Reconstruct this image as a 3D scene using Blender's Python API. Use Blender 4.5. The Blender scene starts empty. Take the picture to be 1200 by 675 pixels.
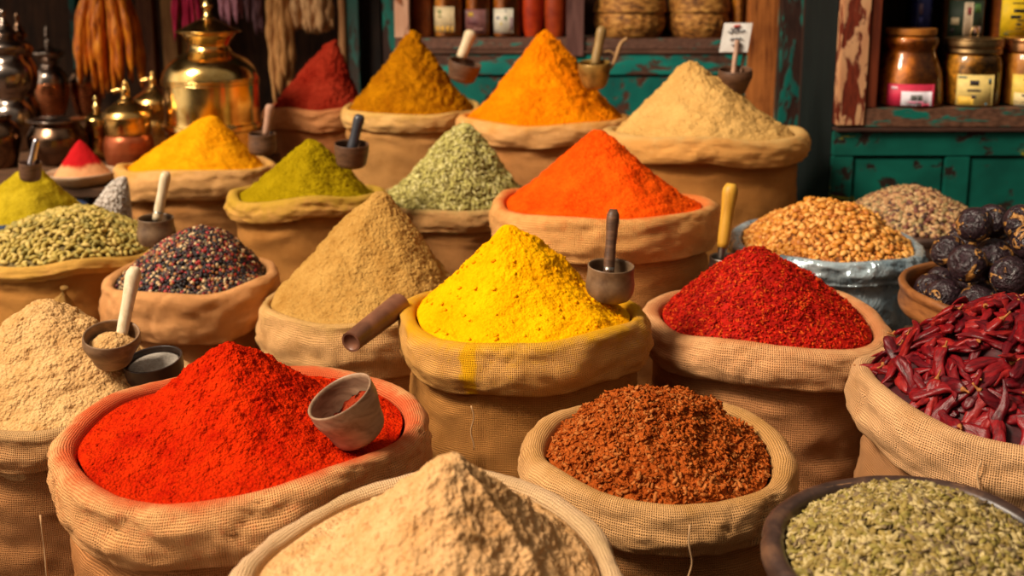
import bpy, bmesh, math, random
import numpy as np
from mathutils import Vector, Matrix, Quaternion
from mathutils.bvhtree import BVHTree

SC = bpy.context.scene
COL = SC.collection
PI = math.pi

# ------------------------------------------------------------------ camera
HC = 1.5                      # camera height
PITCH = math.radians(10.0)    # looking slightly down
FPX = 1150.0                  # focal length for a 1200 px wide frame
VP = -20 + FPX * math.tan(PITCH)
FWD = np.array([0, math.cos(PITCH), -math.sin(PITCH)])
UPV = np.array([0, math.sin(PITCH), math.cos(PITCH)])
RGT = np.array([1.0, 0, 0])
EYE = np.array([0, 0, HC])

def ray(u, v):
    return FWD + (u - 600) / FPX * RGT - (v - VP) / FPX * UPV

def at(u, v, zc):
    """world point seen at (u, v), zc metres in front of the camera"""
    return EYE + ray(u, v) * zc

def depth_on(v, z):
    """how far in front of the camera a horizontal plane at height z is seen at row v"""
    return (z - HC) / ray(600, v)[2]

def at_y(u, v, y):
    d = ray(u, v)
    return EYE + d * (y / d[1])

cam = bpy.data.cameras.new('camera')
cam.sensor_width = 36
cam.lens = FPX / 1200 * 36
cam.shift_y = -(337.5 - VP) / 1200
cam.clip_start = 0.05
cam.dof.use_dof = True
cam.dof.focus_distance = 1.9
cam.dof.aperture_fstop = 3.0
camo = bpy.data.objects.new('camera', cam)
COL.objects.link(camo)
camo.location = EYE
camo.rotation_euler = (PI / 2 - PITCH, 0, 0)
SC.camera = camo

# ------------------------------------------------------------------ numpy noise
_rs = np.random.RandomState(7)
_perm = _rs.permutation(256)
_perm = np.concatenate([_perm, _perm, _perm])
_grad = _rs.normal(size=(256, 3))
_grad /= np.linalg.norm(_grad, axis=1)[:, None]

def perlin(p):
    p = np.asarray(p, float)
    i = np.floor(p).astype(int)
    f = p - i
    i &= 255
    w = f * f * f * (f * (f * 6 - 15) + 10)
    out = 0
    for dx in (0, 1):
        for dy in (0, 1):
            for dz in (0, 1):
                h = _perm[_perm[_perm[i[..., 0] + dx] + i[..., 1] + dy] + i[..., 2] + dz]
                g = _grad[h]
                d = g[..., 0] * (f[..., 0] - dx) + g[..., 1] * (f[..., 1] - dy) + g[..., 2] * (f[..., 2] - dz)
                wx = w[..., 0] if dx else 1 - w[..., 0]
                wy = w[..., 1] if dy else 1 - w[..., 1]
                wz = w[..., 2] if dz else 1 - w[..., 2]
                out = out + d * wx * wy * wz
    return out

def fbm(p, octv=4, gain=0.5, ridged=False):
    a, s, o = 1.0, 0.0, 0
    p = np.asarray(p, float)
    for _ in range(octv):
        n = perlin(p + 17.3 * _)
        o = o + a * ((0.5 - np.abs(n) * 2) if ridged else n)
        a *= gain
        p = p * 2.03
    return o

# ------------------------------------------------------------------ meshes
class Geo:
    def __init__(self):
        self.v, self.f4, self.f3, self.m4, self.m3, self.uv, self.n = [], [], [], [], [], [], 0
    def add(self, V, F4=None, F3=None, uv=None, m=0):
        V = np.asarray(V, float)
        self.v.append(V)
        if F4 is not None and len(F4):
            F4 = np.asarray(F4, int)
            self.f4.append(F4 + self.n)
            self.m4.append(np.full(len(F4), m))
        if F3 is not None and len(F3):
            F3 = np.asarray(F3, int)
            self.f3.append(F3 + self.n)
            self.m3.append(np.full(len(F3), m))
        self.uv.append(np.zeros((len(V), 2)) if uv is None else np.asarray(uv, float))
        self.n += len(V)
        return self
    def mesh(self, name, mats, smooth=True):
        me = bpy.data.meshes.new(name)
        V = np.concatenate(self.v)
        f4 = np.concatenate(self.f4) if self.f4 else np.zeros((0, 4), int)
        f3 = np.concatenate(self.f3) if self.f3 else np.zeros((0, 3), int)
        mi = np.concatenate(self.m4 + self.m3) if (self.m4 or self.m3) else np.zeros(0, int)
        loops = np.concatenate([f4.ravel(), f3.ravel()]).astype(np.int32)
        tot = np.concatenate([np.full(len(f4), 4), np.full(len(f3), 3)]).astype(np.int32)
        st = np.concatenate([[0], np.cumsum(tot)[:-1]]).astype(np.int32)
        me.vertices.add(len(V))
        me.vertices.foreach_set('co', V.ravel().astype(np.float32))
        me.loops.add(len(loops))
        me.loops.foreach_set('vertex_index', loops)
        me.polygons.add(len(tot))
        me.polygons.foreach_set('loop_start', st)
        me.polygons.foreach_set('loop_total', tot)
        me.polygons.foreach_set('material_index', mi.astype(np.int32))
        me.polygons.foreach_set('use_smooth', np.full(len(tot), smooth))
        uvl = me.uv_layers.new(name='UVMap')
        uv = np.concatenate(self.uv)[loops]
        uvl.data.foreach_set('uv', uv.ravel().astype(np.float32))
        me.update(calc_edges=True)
        me.validate()
        for m in (mats if isinstance(mats, (list, tuple)) else [mats]):
            me.materials.append(m)
        return me

def link(name, me, parent=None, loc=(0, 0, 0)):
    o = bpy.data.objects.new(name, me)
    COL.objects.link(o)
    o.location = loc
    if parent is not None:
        o.parent = parent
    return o

def obj(name, geo, mats, parent=None, smooth=True, loc=(0, 0, 0)):
    return link(name, geo.mesh(name, mats, smooth), parent, loc)

def tag(o, label, cat, group=None, kind=None):
    o['label'] = label
    o['category'] = cat
    if group:
        o['group'] = group
    if kind:
        o['kind'] = kind
    return o

def thing(name, label, cat, loc, group=None):
    o = bpy.data.objects.new(name, None)
    o.empty_display_size = 0.05
    COL.objects.link(o)
    o.location = loc
    return tag(o, label, cat, group)

def part_label(o, label):
    o['label'] = label
    return o

def catmull(P, n):
    P = np.asarray(P, float)
    Q = np.vstack([2 * P[0] - P[1], P, 2 * P[-1] - P[-2]])
    seg = len(P) - 1
    out = []
    for t in np.linspace(0, seg, n):
        i = min(int(t), seg - 1)
        f = t - i
        a, b, c, d = Q[i], Q[i + 1], Q[i + 2], Q[i + 3]
        out.append(0.5 * ((2 * b) + (c - a) * f + (2 * a - 5 * b + 4 * c - d) * f * f + (3 * b - a - 3 * c + d) * f ** 3))
    return np.clip(np.array(out), P.min(0), P.max(0))

def grid_faces(rows, cols, flip=False):
    i, j = np.meshgrid(np.arange(rows - 1), np.arange(cols - 1), indexing='ij')
    a = (i * cols + j).ravel()
    F = np.stack([a, a + 1, a + cols + 1, a + cols], 1)
    return F[:, ::-1] if flip else F

def lathe(prof, n=48, fn=None, cap0=False, cap1=False, R=None):
    """rows follow the profile, columns the angle (seam at the far side); returns V, F4, F3, uv"""
    prof = np.asarray(prof, float)
    th = np.linspace(PI / 2, PI / 2 + 2 * PI, n + 1)
    r = np.repeat(prof[:, :1], n + 1, 1)
    z = np.repeat(prof[:, 1:2], n + 1, 1)
    T = np.repeat(th[None], len(prof), 0)
    s = np.concatenate([[0], np.cumsum(np.linalg.norm(np.diff(prof, axis=0), axis=1))])
    if fn is not None:
        r, z = fn(r, z, T, s[:, None] + 0 * T)
    V = np.stack([r * np.cos(T), r * np.sin(T), z], -1).reshape(-1, 3)
    rm = R if R else max(prof[:, 0].max(), 1e-6)
    uv = np.stack([(T - PI / 2) * rm, np.repeat(s[:, None], n + 1, 1)], -1).reshape(-1, 2)
    F4 = grid_faces(len(prof), n + 1)
    F3 = []
    k = len(V)
    ex, exuv = [], []
    for flag, row in ((cap0, 0), (cap1, len(prof) - 1)):
        if flag:
            ring = V[row * (n + 1):(row + 1) * (n + 1)]
            ex.append(ring.mean(0))
            exuv.append([0, 0])
            c = k + len(ex) - 1
            base = row * (n + 1)
            for j in range(n):
                F3.append((c, base + j + 1, base + j) if row == 0 else (c, base + j, base + j + 1))
    if ex:
        V = np.vstack([V, ex])
        uv = np.vstack([uv, exuv])
    return V, F4, F3, uv

def tube(P, rad, n=10, cap=True, flat=1.0):
    P = np.asarray(P, float)
    rad = np.broadcast_to(np.asarray(rad, float), (len(P),))
    T = np.gradient(P, axis=0)
    T /= np.linalg.norm(T, axis=1)[:, None] + 1e-12
    ref = np.array([0, 0, 1.0]) if abs(T[0][2]) < 0.9 else np.array([1.0, 0, 0])
    N = []
    nv = np.cross(T[0], ref)
    for t in T:
        nv = nv - t * nv.dot(t)
        nv /= np.linalg.norm(nv) + 1e-12
        N.append(nv.copy())
    N = np.array(N)
    B = np.cross(T, N)
    th = np.linspace(0, 2 * PI, n, endpoint=False)
    V = P[:, None] + rad[:, None, None] * (np.cos(th)[None, :, None] * N[:, None] + flat * np.sin(th)[None, :, None] * B[:, None])
    V = V.reshape(-1, 3)
    F4 = []
    for i in range(len(P) - 1):
        for j in range(n):
            F4.append((i * n + j, i * n + (j + 1) % n, (i + 1) * n + (j + 1) % n, (i + 1) * n + j))
    F3 = []
    if cap:
        a, b = len(V), len(V) + 1
        V = np.vstack([V, P[0], P[-1]])
        e = (len(P) - 1) * n
        for j in range(n):
            F3.append((a, (j + 1) % n, j))
            F3.append((b, e + j, e + (j + 1) % n))
    s = np.concatenate([[0], np.cumsum(np.linalg.norm(np.diff(P, axis=0), axis=1))])
    uv = np.stack([np.tile(th * rad.mean(), len(P)), np.repeat(s, n)], 1)
    if cap:
        uv = np.vstack([uv, [0, 0], [0, s[-1]]])
    return V, F4, F3, uv

def rot_to(axis):
    q = Vector((0, 0, 1)).rotation_difference(Vector(axis).normalized())
    return np.array(q.to_matrix())

def box(x0, x1, y0, y1, z0, z1, bev=0.004):
    bm = bmesh.new()
    bmesh.ops.create_cube(bm, size=1)
    for v in bm.verts:
        v.co = Vector(((x0 + x1) / 2 + v.co.x * (x1 - x0), (y0 + y1) / 2 + v.co.y * (y1 - y0), (z0 + z1) / 2 + v.co.z * (z1 - z0)))
    if bev:
        bmesh.ops.bevel(bm, geom=bm.edges[:], offset=bev, segments=2, affect='EDGES')
    bm.verts.index_update()
    V = np.array([v.co[:] for v in bm.verts])
    F4 = [[v.index for v in f.verts] for f in bm.faces if len(f.verts) == 4]
    F3 = [[v.index for v in f.verts] for f in bm.faces if len(f.verts) == 3]
    bm.free()
    return V, F4, F3

def ico(sub=1):
    bm = bmesh.new()
    bmesh.ops.create_icosphere(bm, subdivisions=sub, radius=1)
    V = np.array([v.co[:] for v in bm.verts])
    F3 = np.array([[v.index for v in f.verts] for f in bm.faces])
    bm.free()
    return V, F3

# ------------------------------------------------------------------ materials
def lin(c):
    return tuple((x / 255 / 12.92) if x / 255 <= 0.04045 else ((x / 255 + 0.055) / 1.055) ** 2.4 for x in c) + (1.0,)

class Mat:
    def __init__(self, name, rough=0.8, metal=0.0, spec=0.5):
        self.m = bpy.data.materials.new(name)
        self.m.use_nodes = True
        self.t = self.m.node_tree
        self.N = self.t.nodes
        self.b = self.N['Principled BSDF']
        self.b.inputs['Roughness'].default_value = rough
        self.b.inputs['Metallic'].default_value = metal
        self.b.inputs['Specular IOR Level'].default_value = spec
        self._c = None
    def node(self, typ, **kw):
        n = self.N.new(typ)
        for k, v in kw.items():
            if k in n.inputs:
                self.put(n.inputs[k], v)
            else:
                setattr(n, k, v)
        return n
    def put(self, sock, v):
        if isinstance(v, bpy.types.NodeSocket):
            self.t.links.new(v, sock)
        else:
            sock.default_value = v
    def coord(self, which='Object', scale=(1, 1, 1)):
        if self._c is None:
            self._c = self.node('ShaderNodeTexCoord')
        mp = self.node('ShaderNodeMapping')
        self.t.links.new(self._c.outputs[which], mp.inputs['Vector'])
        mp.inputs['Scale'].default_value = scale
        return mp.outputs[0]
    def noise(self, co, scale, detail=3, rough=0.5, dist=0.0):
        n = self.node('ShaderNodeTexNoise')
        self.put(n.inputs['Vector'], co)
        n.inputs['Scale'].default_value = scale
        n.inputs['Detail'].default_value = detail
        n.inputs['Roughness'].default_value = rough
        n.inputs['Distortion'].default_value = dist
        return n.outputs['Fac']
    def ramp(self, fac, stops):
        r = self.node('ShaderNodeValToRGB')
        self.put(r.inputs[0], fac)
        e = r.color_ramp.elements
        while len(e) < len(stops):
            e.new(0.5)
        for k, (p, c) in enumerate(stops):
            e[k].position = p
            e[k].color = c if len(c) == 4 else tuple(c) + (1,)
        return r.outputs['Color']
    def math(self, op, a, b=0.0, c=None, clamp=False):
        n = self.node('ShaderNodeMath', operation=op)
        n.use_clamp = clamp
        self.put(n.inputs[0], a)
        self.put(n.inputs[1], b)
        if c is not None:
            self.put(n.inputs[2], c)
        return n.outputs[0]
    def step(self, x, lo, hi):
        n = self.node('ShaderNodeMapRange')
        n.interpolation_type = 'SMOOTHSTEP'
        self.put(n.inputs['Value'], x)
        n.inputs['From Min'].default_value = lo
        n.inputs['From Max'].default_value = hi
        return n.outputs[0]
    def mix(self, fac, a, b, blend='MIX'):
        n = self.node('ShaderNodeMix')
        n.data_type = 'RGBA'
        n.blend_type = blend
        self.put(n.inputs[0], fac)
        self.put(n.inputs[6], a)
        self.put(n.inputs[7], b)
        return n.outputs[2]
    def color(self, c):
        self.put(self.b.inputs['Base Color'], c)
    def bump(self, h, strength=0.5, dist=0.01):
        n = self.node('ShaderNodeBump')
        n.inputs['Strength'].default_value = strength
        n.inputs['Distance'].default_value = dist
        self.put(n.inputs['Height'], h)
        if self.b.inputs['Normal'].is_linked:
            self.t.links.new(self.b.inputs['Normal'].links[0].from_socket, n.inputs['Normal'])
        self.t.links.new(n.outputs[0], self.b.inputs['Normal'])

def m_powder(name, c1, c2, scale=60, bump=0.8, bd=0.006, streak=False):
    M = Mat(name, 1.0, 0, 0.03)
    co = M.coord('Object', (1, 1, 1))
    n1 = M.noise(co, scale * 0.25, 4, 0.6)
    n2 = M.noise(co, scale * 2.2, 3, 0.65)
    f = M.math('ADD', M.math('MULTIPLY', n1, 0.6), M.math('MULTIPLY', n2, 0.4))
    M.color(M.ramp(f, [(0.36, lin(c1)), (0.62, lin(c2))]))
    v = M.node('ShaderNodeTexVoronoi')
    M.put(v.inputs['Vector'], co)
    v.inputs['Scale'].default_value = scale * 2.6
    n3 = M.noise(co, scale * 5.0, 2, 0.6)
    h = M.math('ADD', M.math('ADD', M.math('MULTIPLY', n2, 0.7), M.math('MULTIPLY', n3, 0.35)), M.math('MULTIPLY', v.outputs['Distance'], -0.5))
    M.bump(h, bump, bd)
    return M.m

BURLAP = {}

def m_burlap(name, base=(196, 150, 102), tint=None, amt=0.8, reach=0.12, weave=0.0040, bump=1.0, drip=None):
    """coarse jute: UV is in metres, u around the sack, v down from the inner lip of the cuff"""
    BURLAP[name] = (base, weave)
    M = Mat(name, 0.92, 0, 0.1)
    uv = M.coord('UV')
    def wv(direction, dist):
        w = M.node('ShaderNodeTexWave', wave_type='BANDS', bands_direction=direction, wave_profile='SIN')
        M.put(w.inputs['Vector'], uv)
        w.inputs['Scale'].default_value = 2 * PI / (20 * weave)
        w.inputs['Distortion'].default_value = dist
        w.inputs['Detail'].default_value = 2
        w.inputs['Detail Scale'].default_value = 0.35
        return w.outputs['Fac']
    wx, wy = wv('X', 2.2), wv('Y', 2.6)
    h = M.math('MAXIMUM', wx, M.math('MULTIPLY', wy, 0.88))
    n = M.noise(M.coord('Object'), 9, 5, 0.6)
    n2 = M.noise(M.coord('UV', (60, 900, 1)), 1, 2, 0.5)
    n3 = M.noise(M.coord('UV', (900, 60, 1)), 1, 2, 0.5)
    base = (min(250, base[0] * 1.05), base[1] * 1.0, base[2] * .93)
    c = lin(base)
    dark = (c[0] * .80, c[1] * .73, c[2] * .62, 1)
    lite = tuple(min(1, x * 1.2) for x in c[:3]) + (1,)
    col = M.ramp(M.math('ADD', M.math('MULTIPLY', n, 0.7), M.math('MULTIPLY', M.math('ADD', n2, n3), 0.15)), [(0.33, dark), (0.5, c), (0.7, lite)])
    gap = M.math('MULTIPLY', M.step(M.math('SUBTRACT', 1.0, h), .15, .7), 0.55, clamp=True)
    col = M.mix(gap, col, (c[0] * .40, c[1] * .32, c[2] * .24, 1))
    if tint:
        sep = M.node('ShaderNodeSeparateXYZ')
        M.put(sep.inputs[0], uv)
        nn = M.noise(M.coord('Object'), 9, 5, 0.65)
        vv = M.math('SUBTRACT', sep.outputs[1], 0.115)
        d = M.math('ADD', vv, M.math('MULTIPLY', M.math('SUBTRACT', nn, 0.5), reach * 3.0))
        f = M.math('SUBTRACT', 1.0, M.step(d, reach * 0.1, reach * 1.3))
        fine = M.noise(M.coord('Object'), 60, 3, 0.6)
        f2 = M.math('MULTIPLY', M.step(M.math('ADD', fine, M.math('MULTIPLY', d, -1.5)), 0.38, 0.62), 0.35)
        f = M.math('MULTIPLY', M.math('MAXIMUM', f, f2), amt, clamp=True)
        if drip:
            ud, wd, ld = drip          # a spill of powder down the cuff
            du = M.math('ABSOLUTE', M.math('SUBTRACT', M.math('ADD', sep.outputs[0], M.math('MULTIPLY', M.math('SUBTRACT', nn, 0.5), 0.09)), ud))
            fd = M.math('MULTIPLY', M.math('SUBTRACT', 1.0, M.step(du, wd * 0.4, wd)), M.math('SUBTRACT', 1.0, M.step(vv, ld * 0.8, ld)))
            f = M.math('MAXIMUM', f, M.math('MULTIPLY', fd, 0.95))
        col = M.mix(f, col, lin(tint))
    M.color(col)
    M.bump(M.noise(M.coord('Object'), 30, 4, 0.6), 0.6, 0.008)
    M.bump(h, bump, 0.003)
    return M.m

def m_wood(name, c1, c2, rough=0.6, scale=(14, 14, 2), bump=0.25):
    M = Mat(name, rough, 0, 0.35)
    co = M.coord('Object', scale)
    n = M.noise(co, 3.0, 5, 0.6, 0.6)
    n2 = M.noise(M.coord('Object'), 6, 3)
    f = M.math('ADD', M.math('MULTIPLY', n, 0.7), M.math('MULTIPLY', n2, 0.3))
    M.color(M.ramp(f, [(0.34, lin(c1)), (0.64, lin(c2))]))
    M.bump(n, bump, 0.004)
    return M.m

def m_paint(name, paint, paint2, wood, thr=0.5, scale=(3, 3, 1.2), spot=None, rough=0.55):
    """old paint flaking off wood"""
    M = Mat(name, rough, 0, 0.4)
    co = M.coord('Object', scale)
    n = M.noise(co, 3.2, 8, 0.62, 0.4)
    e = M.step(n, thr - 0.025, thr + 0.025)
    n2 = M.noise(co, 2.0, 4, 0.55)
    pc = M.ramp(n2, [(0.35, lin(paint)), (0.65, lin(paint2))])
    g = M.noise(M.coord('Object', (scale[0] * 4, scale[1] * 4, scale[2] * 2)), 4, 4, 0.6)
    wc = M.ramp(g, [(0.35, tuple(x * 0.45 for x in lin(wood)[:3]) + (1,)), (0.62, lin(wood))])
    col = M.mix(e, pc, wc)
    if spot:
        s = M.noise(M.coord('Object', (scale[0], scale[1], scale[2] * 2.2)), 2.3, 6, 0.6, 0.3)
        col = M.mix(M.step(s, 0.66, 0.68), col, lin(spot))
    M.color(col)
    M.bump(M.math('SUBTRACT', 1.0, e), 0.5, 0.003)
    return M.m

def m_metal(name, c, rough=0.22, dirt=None, bump=0.05, bscale=30):
    M = Mat(name, rough, 1.0, 0.5)
    n = M.noise(M.coord('Object'), 12, 5, 0.6)
    c0 = lin(c)
    d = lin(dirt) if dirt else tuple(x * 0.55 for x in c0[:3]) + (1,)
    M.color(M.ramp(n, [(0.33, d), (0.55, c0)]))
    M.put(M.b.inputs['Roughness'], M.math('ADD', rough - 0.08, M.math('MULTIPLY', n, 0.2)))
    M.bump(M.noise(M.coord('Object'), bscale, 3), bump, 0.01)
    return M.m

def m_plain(name, c, c2=None, rough=0.6, scale=20, bump=0.1, spec=0.4, metal=0.0):
    M = Mat(name, rough, metal, spec)
    n = M.noise(M.coord('Object'), scale, 4, 0.6)
    c2 = c2 or tuple(x * 0.82 for x in c)
    M.color(M.ramp(n, [(0.35, lin(c2)), (0.62, lin(c))]))
    if bump:
        M.bump(n, bump, 0.004)
    return M.m
# ------------------------------------------------------------------ sacks and heaps
class Vessel:
    pass

VES = {}

def make_wob(seed, amp=1.0, tilt=0.0):
    r = random.Random(seed)
    A = [(2, .014), (3, .010), (4, .005), (5, .005), (7, .003)]
    ph = [r.uniform(0, 6.28) for _ in A]
    pz = [r.uniform(0, 6.28) for _ in A]
    def wob(T):
        return amp * sum(a * np.sin(k * T + p) for (k, a), p in zip(A, ph))
    def wz(T):
        return amp * 0.55 * sum(a * np.sin(k * T + p) for (k, a), p in zip(A, pz)) - tilt * np.sin(T)
    return wob, wz

def sack(key, u, v, zc, r, w, cuff, mat, label, seed, cat='sack', group='open burlap sacks of spices', creases=5, fill=0.28, n=160, bodymat=None, thread=None, amp=1.0, fold=0.004, body_r=0.85, seams=(), tilt=0.0):
    C = at(u, v, zc)
    if bodymat is None and mat.name in BURLAP:       # shade below the cuff put into a darker, browner body colour
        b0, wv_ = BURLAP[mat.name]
        bodymat = m_burlap(mat.name + ' shaded', (b0[0] * .84, b0[1] * .78, b0[2] * .72), weave=wv_)
    o = thing('burlap_sack', label, cat, (C[0], C[1], 0), group)
    zr = C[2]
    wob, wz = make_wob(seed, amp, tilt)
    rg = random.Random(seed + 50)
    cr = [(rg.uniform(PI * 0.95, PI * 2.05), rg.uniform(.010, .022), rg.uniform(.5, 1.0)) for _ in range(creases)]
    off = np.array([seed * 3.1, seed * 1.7, 0])
    def fn_cuff(R, Z, T, S):
        R2 = R * (1 + wob(T))
        P = np.stack([np.cos(T) * R2, np.sin(T) * R2, Z], -1)
        k = np.clip((S - .10) / (0.03 + w), 0, 1)
        lump = fbm(P * [7, 7, 16] + off, 4, .6) * 0.017 + fbm(P * [22, 22, 30] + off, 2) * fold
        R2 = R2 + lump * k
        Z2 = Z + wz(T) + fbm(P * [6, 6, 3] + off, 2) * 0.010 * k
        for (a, wd, s) in cr:
            d = np.angle(np.exp(1j * (T - a - 0.15 * np.sin(S * 20))))
            R2 = R2 - s * 0.35 * w * 0.45 * np.exp(-(d / wd) ** 2) * k
            Z2 = Z2 - s * 0.10 * w * np.exp(-(d / wd) ** 2) * k
        return R2, Z2
    P = [(r - w * .98, zr - .12), (r - w * 1.0, zr - .055), (r - w * .97, zr - w * .40), (r - w * .84, zr - w * .11), (r - w * .58, zr),
         (r - w * .30, zr - w * .06), (r - w * .09, zr - w * .30), (r, zr - max(w * .65, cuff * .3)), (r + .003, zr - cuff * .62), (r - .005, zr - cuff * .86),
         (r - w * .28, zr - cuff), (r - w * .75, zr - cuff + .006)]
    V, F4, F3, uv = lathe(catmull(P, 44), n, fn_cuff, R=r)
    g = Geo().add(V, F4, F3, uv=uv)
    rim = obj('rolled_cuff', g, mat, o)
    rb = r - w * body_r
    def fn_body(R, Z, T, S):
        R2 = R * (1 + wob(T))
        P = np.stack([np.cos(T) * R2, np.sin(T) * R2, Z], -1)
        R2 = R2 + fbm(P * [5, 5, 14] + off, 4) * 0.020 + fbm(P * [3, 3, 30] + off, 2, ridged=True) * 0.004
        for sa in seams:
            d = np.angle(np.exp(1j * (T - sa)))
            R2 = R2 + .006 * np.exp(-(d / .02) ** 2) - .004 * np.exp(-((d - .05) / .02) ** 2)
        return np.minimum(R2, (r + .004) * (1 + wob(T))), Z + wz(T) * np.clip(Z / zr, 0, 1)
    B = [(rb - .004, zr - cuff + .03), (rb, zr - cuff - .01), (rb + w * .2, zr - cuff - .08), (rb + w * .28, zr * .5), (rb + w * .1, .14), (rb - .03, .03), (rb - .06, 0.002)]
    V, F4, F3, uv = lathe(catmull(B, 60), n, fn_body, cap1=True, R=r)
    uv = uv + [0, 0.5]
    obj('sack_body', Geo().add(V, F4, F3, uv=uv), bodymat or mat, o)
    s = Vessel()
    s.o, s.C, s.r, s.w, s.zr, s.wob, s.wz, s.cuff = o, C, r, w, zr, wob, wz, cuff
    s.rin = r - w * .99 - .003
    s.zedge = zr - w * max(fill, .2)
    VES[key] = s
    if thread:
        for (a, z0, z1) in thread:     # a loose sewing thread hanging down the cuff
            zz = np.linspace(z0, z1, 16)
            rr = np.array([np.interp(zr - z, [0, w * .3, cuff * .6, cuff, cuff + .05], [r - w * .5, r - w * .1, r + .012, r + .010, r + .008]) for z in zz])
            aa = a + 0.012 * np.sin(zz * 90)
            rr = rr * (1 + wob(aa)) + .004
            pts = np.stack([rr * np.cos(aa), rr * np.sin(aa), zz + wz(aa)], 1)
            obj('loose_thread', Geo().add(*tube(pts, .0016, 6)), M_THREAD, o)
    return s

def heap_surface(s, apex, e=.12, p=1.0, seed=0, amp=(.006, .004, .004), wav=.10, rb=None, freq=1.0, dome=False, ridge=None):
    """returns f(theta, t) -> local points (before fine noise) plus base data"""
    ax, ay = apex[0] - s.C[0], apex[1] - s.C[1]
    H = apex[2] - s.zedge
    R = rb or s.rin
    off = np.array([seed * 2.3, seed * 5.1, seed * .7])
    def f(th, t, rough=True):
        d = np.stack([np.cos(th), np.sin(th)], -1)
        ad = ax * d[..., 0] + ay * d[..., 1]
        b = -ad + np.sqrt(np.maximum(ad ** 2 + R ** 2 - ax ** 2 - ay ** 2, 1e-9))
        bx, by = ax + b * d[..., 0], ay + b * d[..., 1]
        ph = np.arctan2(by, bx)
        k = 1 + s.wob(ph)
        bx, by = bx * k, by * k
        x, y = ax + (bx - ax) * t, ay + (by - ay) * t
        if dome:
            g = (1 - t ** 2) ** p
        else:
            g = (math.sqrt(1 + e * e) - np.sqrt(t * t + e * e)) / (math.sqrt(1 + e * e) - e)
            pw = p * (1 + wav * np.sin(2 * th + seed) + wav * .7 * np.sin(3 * th + seed * 2.1) + wav * .4 * np.sin(7 * th + seed))
            g = np.clip(g, 0, 1) ** pw
            if ridge:
                for (ra, rw, rs) in ridge:
                    dd = np.angle(np.exp(1j * (th - ra)))
                    g = g + rs * np.exp(-np.abs(dd) / rw) * np.sin(np.clip(t, 0, 1) * PI) ** 1.2
        z = s.zedge + s.wz(ph) * (t ** 2) + H * g
        P = np.stack([x, y, z], -1)
        if rough:
            fade = np.clip((1 - t) * 14, 0, 1)
            o = P + off
            n1 = fbm(o * [7, 7, 7] * freq, 3)
            n2 = fbm(o * [26, 26, 34] * freq, 3)
            n3 = fbm(o * [62, 62, 80] * freq, 3, .6, ridged=True)
            dsp = amp[0] * 2.2 * n1 + amp[1] * 1.6 * n2 + amp[2] * .9 * n3
            nrm = np.stack([d[..., 0] * .55, d[..., 1] * .55, np.full_like(th, .83)], -1)
            P = P + nrm * (dsp * fade)[..., None]
        return P
    return f

def heap(key, name, u, v, dz, mat, label, cat='spice', nth=220, nt=90, extra=None, kind='stuff', apx=None, **kw):
    s = VES[key]
    zc = (s.C - EYE).dot(FWD) + dz
    ap = at(u, v, zc)
    f = heap_surface(s, ap, **kw)
    th = np.linspace(0, 2 * PI, nth, endpoint=False)
    t = np.linspace(0, 1, nt) ** 0.85
    t[0] = .004
    TH, TT = np.meshgrid(th, t)
    P = f(TH, TT)
    V = P.reshape(-1, 3)
    rows = nt
    low = P[-1].copy()
    low[:, 2] -= .03
    low[:, :2] *= .97
    V = np.vstack([V, low])
    i, j = np.meshgrid(np.arange(rows), np.arange(nth), indexing='ij')
    a = (i * nth + j).ravel()
    b = (i * nth + (j + 1) % nth).ravel()
    F4 = np.stack([a, a + nth, b + nth, b], 1)
    k = len(V)
    V = np.vstack([V, P[0].mean(0), low.mean(0)])
    F3 = [(k, jj, (jj + 1) % nth) for jj in range(nth)]
    e = rows * nth
    F3 += [(k + 1, e + (jj + 1) % nth, e + jj) for jj in range(nth)]
    g = Geo().add(V - [0, 0, 0], F4, F3)
    s.f = f
    s.top = ap
    base = np.array([0, 0, s.zedge])
    mats = [mat] if not isinstance(mat, (list, tuple)) else list(mat)
    if extra:
        extra(g, s)
    for q in range(len(g.v)):
        g.v[q] = g.v[q] - base
    o = obj(name, g, mats, None, loc=(s.C[0], s.C[1], s.zedge))
    tag(o, label, cat, None, kind)
    s.heap = o
    s.bvh = BVHTree.FromPolygons([tuple(x) for x in (V + [s.C[0], s.C[1], 0])], [tuple(x) for x in F4.tolist()] + [tuple(x) for x in F3])
    return o

def hit(key, u, v):
    d = Vector(ray(u, v)).normalized()
    loc, nrm, i, dist = VES[key].bvh.ray_cast(Vector(EYE), d)
    if loc is None:
        return None, None
    if nrm.z < 0:
        nrm = -nrm
    return np.array(loc), np.array(nrm)

def sample_heap(s, n, rg, tmax=.97, front=False):
    """random spots, even by area, on the surface of a heap -> points and normals (local to the sack)"""
    out, nr = [], []
    th = rg.uniform(0, 2 * PI, n)
    t = np.sqrt(rg.uniform(0, 1, n)) * tmax
    P = s.f(th, t, True)
    e = 1e-3
    P0 = s.f(th, t, False)
    A = s.f(th + e, t, False) - P0
    B = s.f(th, np.clip(t + e, 0, 1), False) - P0
    N = np.cross(B, A)
    N /= np.linalg.norm(N, axis=1)[:, None] + 1e-12
    N[N[:, 2] < 0] *= -1
    return P, N

def basis(N, rg):
    """random in-plane frames about the normals"""
    n = len(N)
    r = rg.normal(size=(n, 3))
    X = r - N * (r * N).sum(1)[:, None]
    X /= np.linalg.norm(X, axis=1)[:, None]
    Y = np.cross(N, X)
    return X, Y

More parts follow.
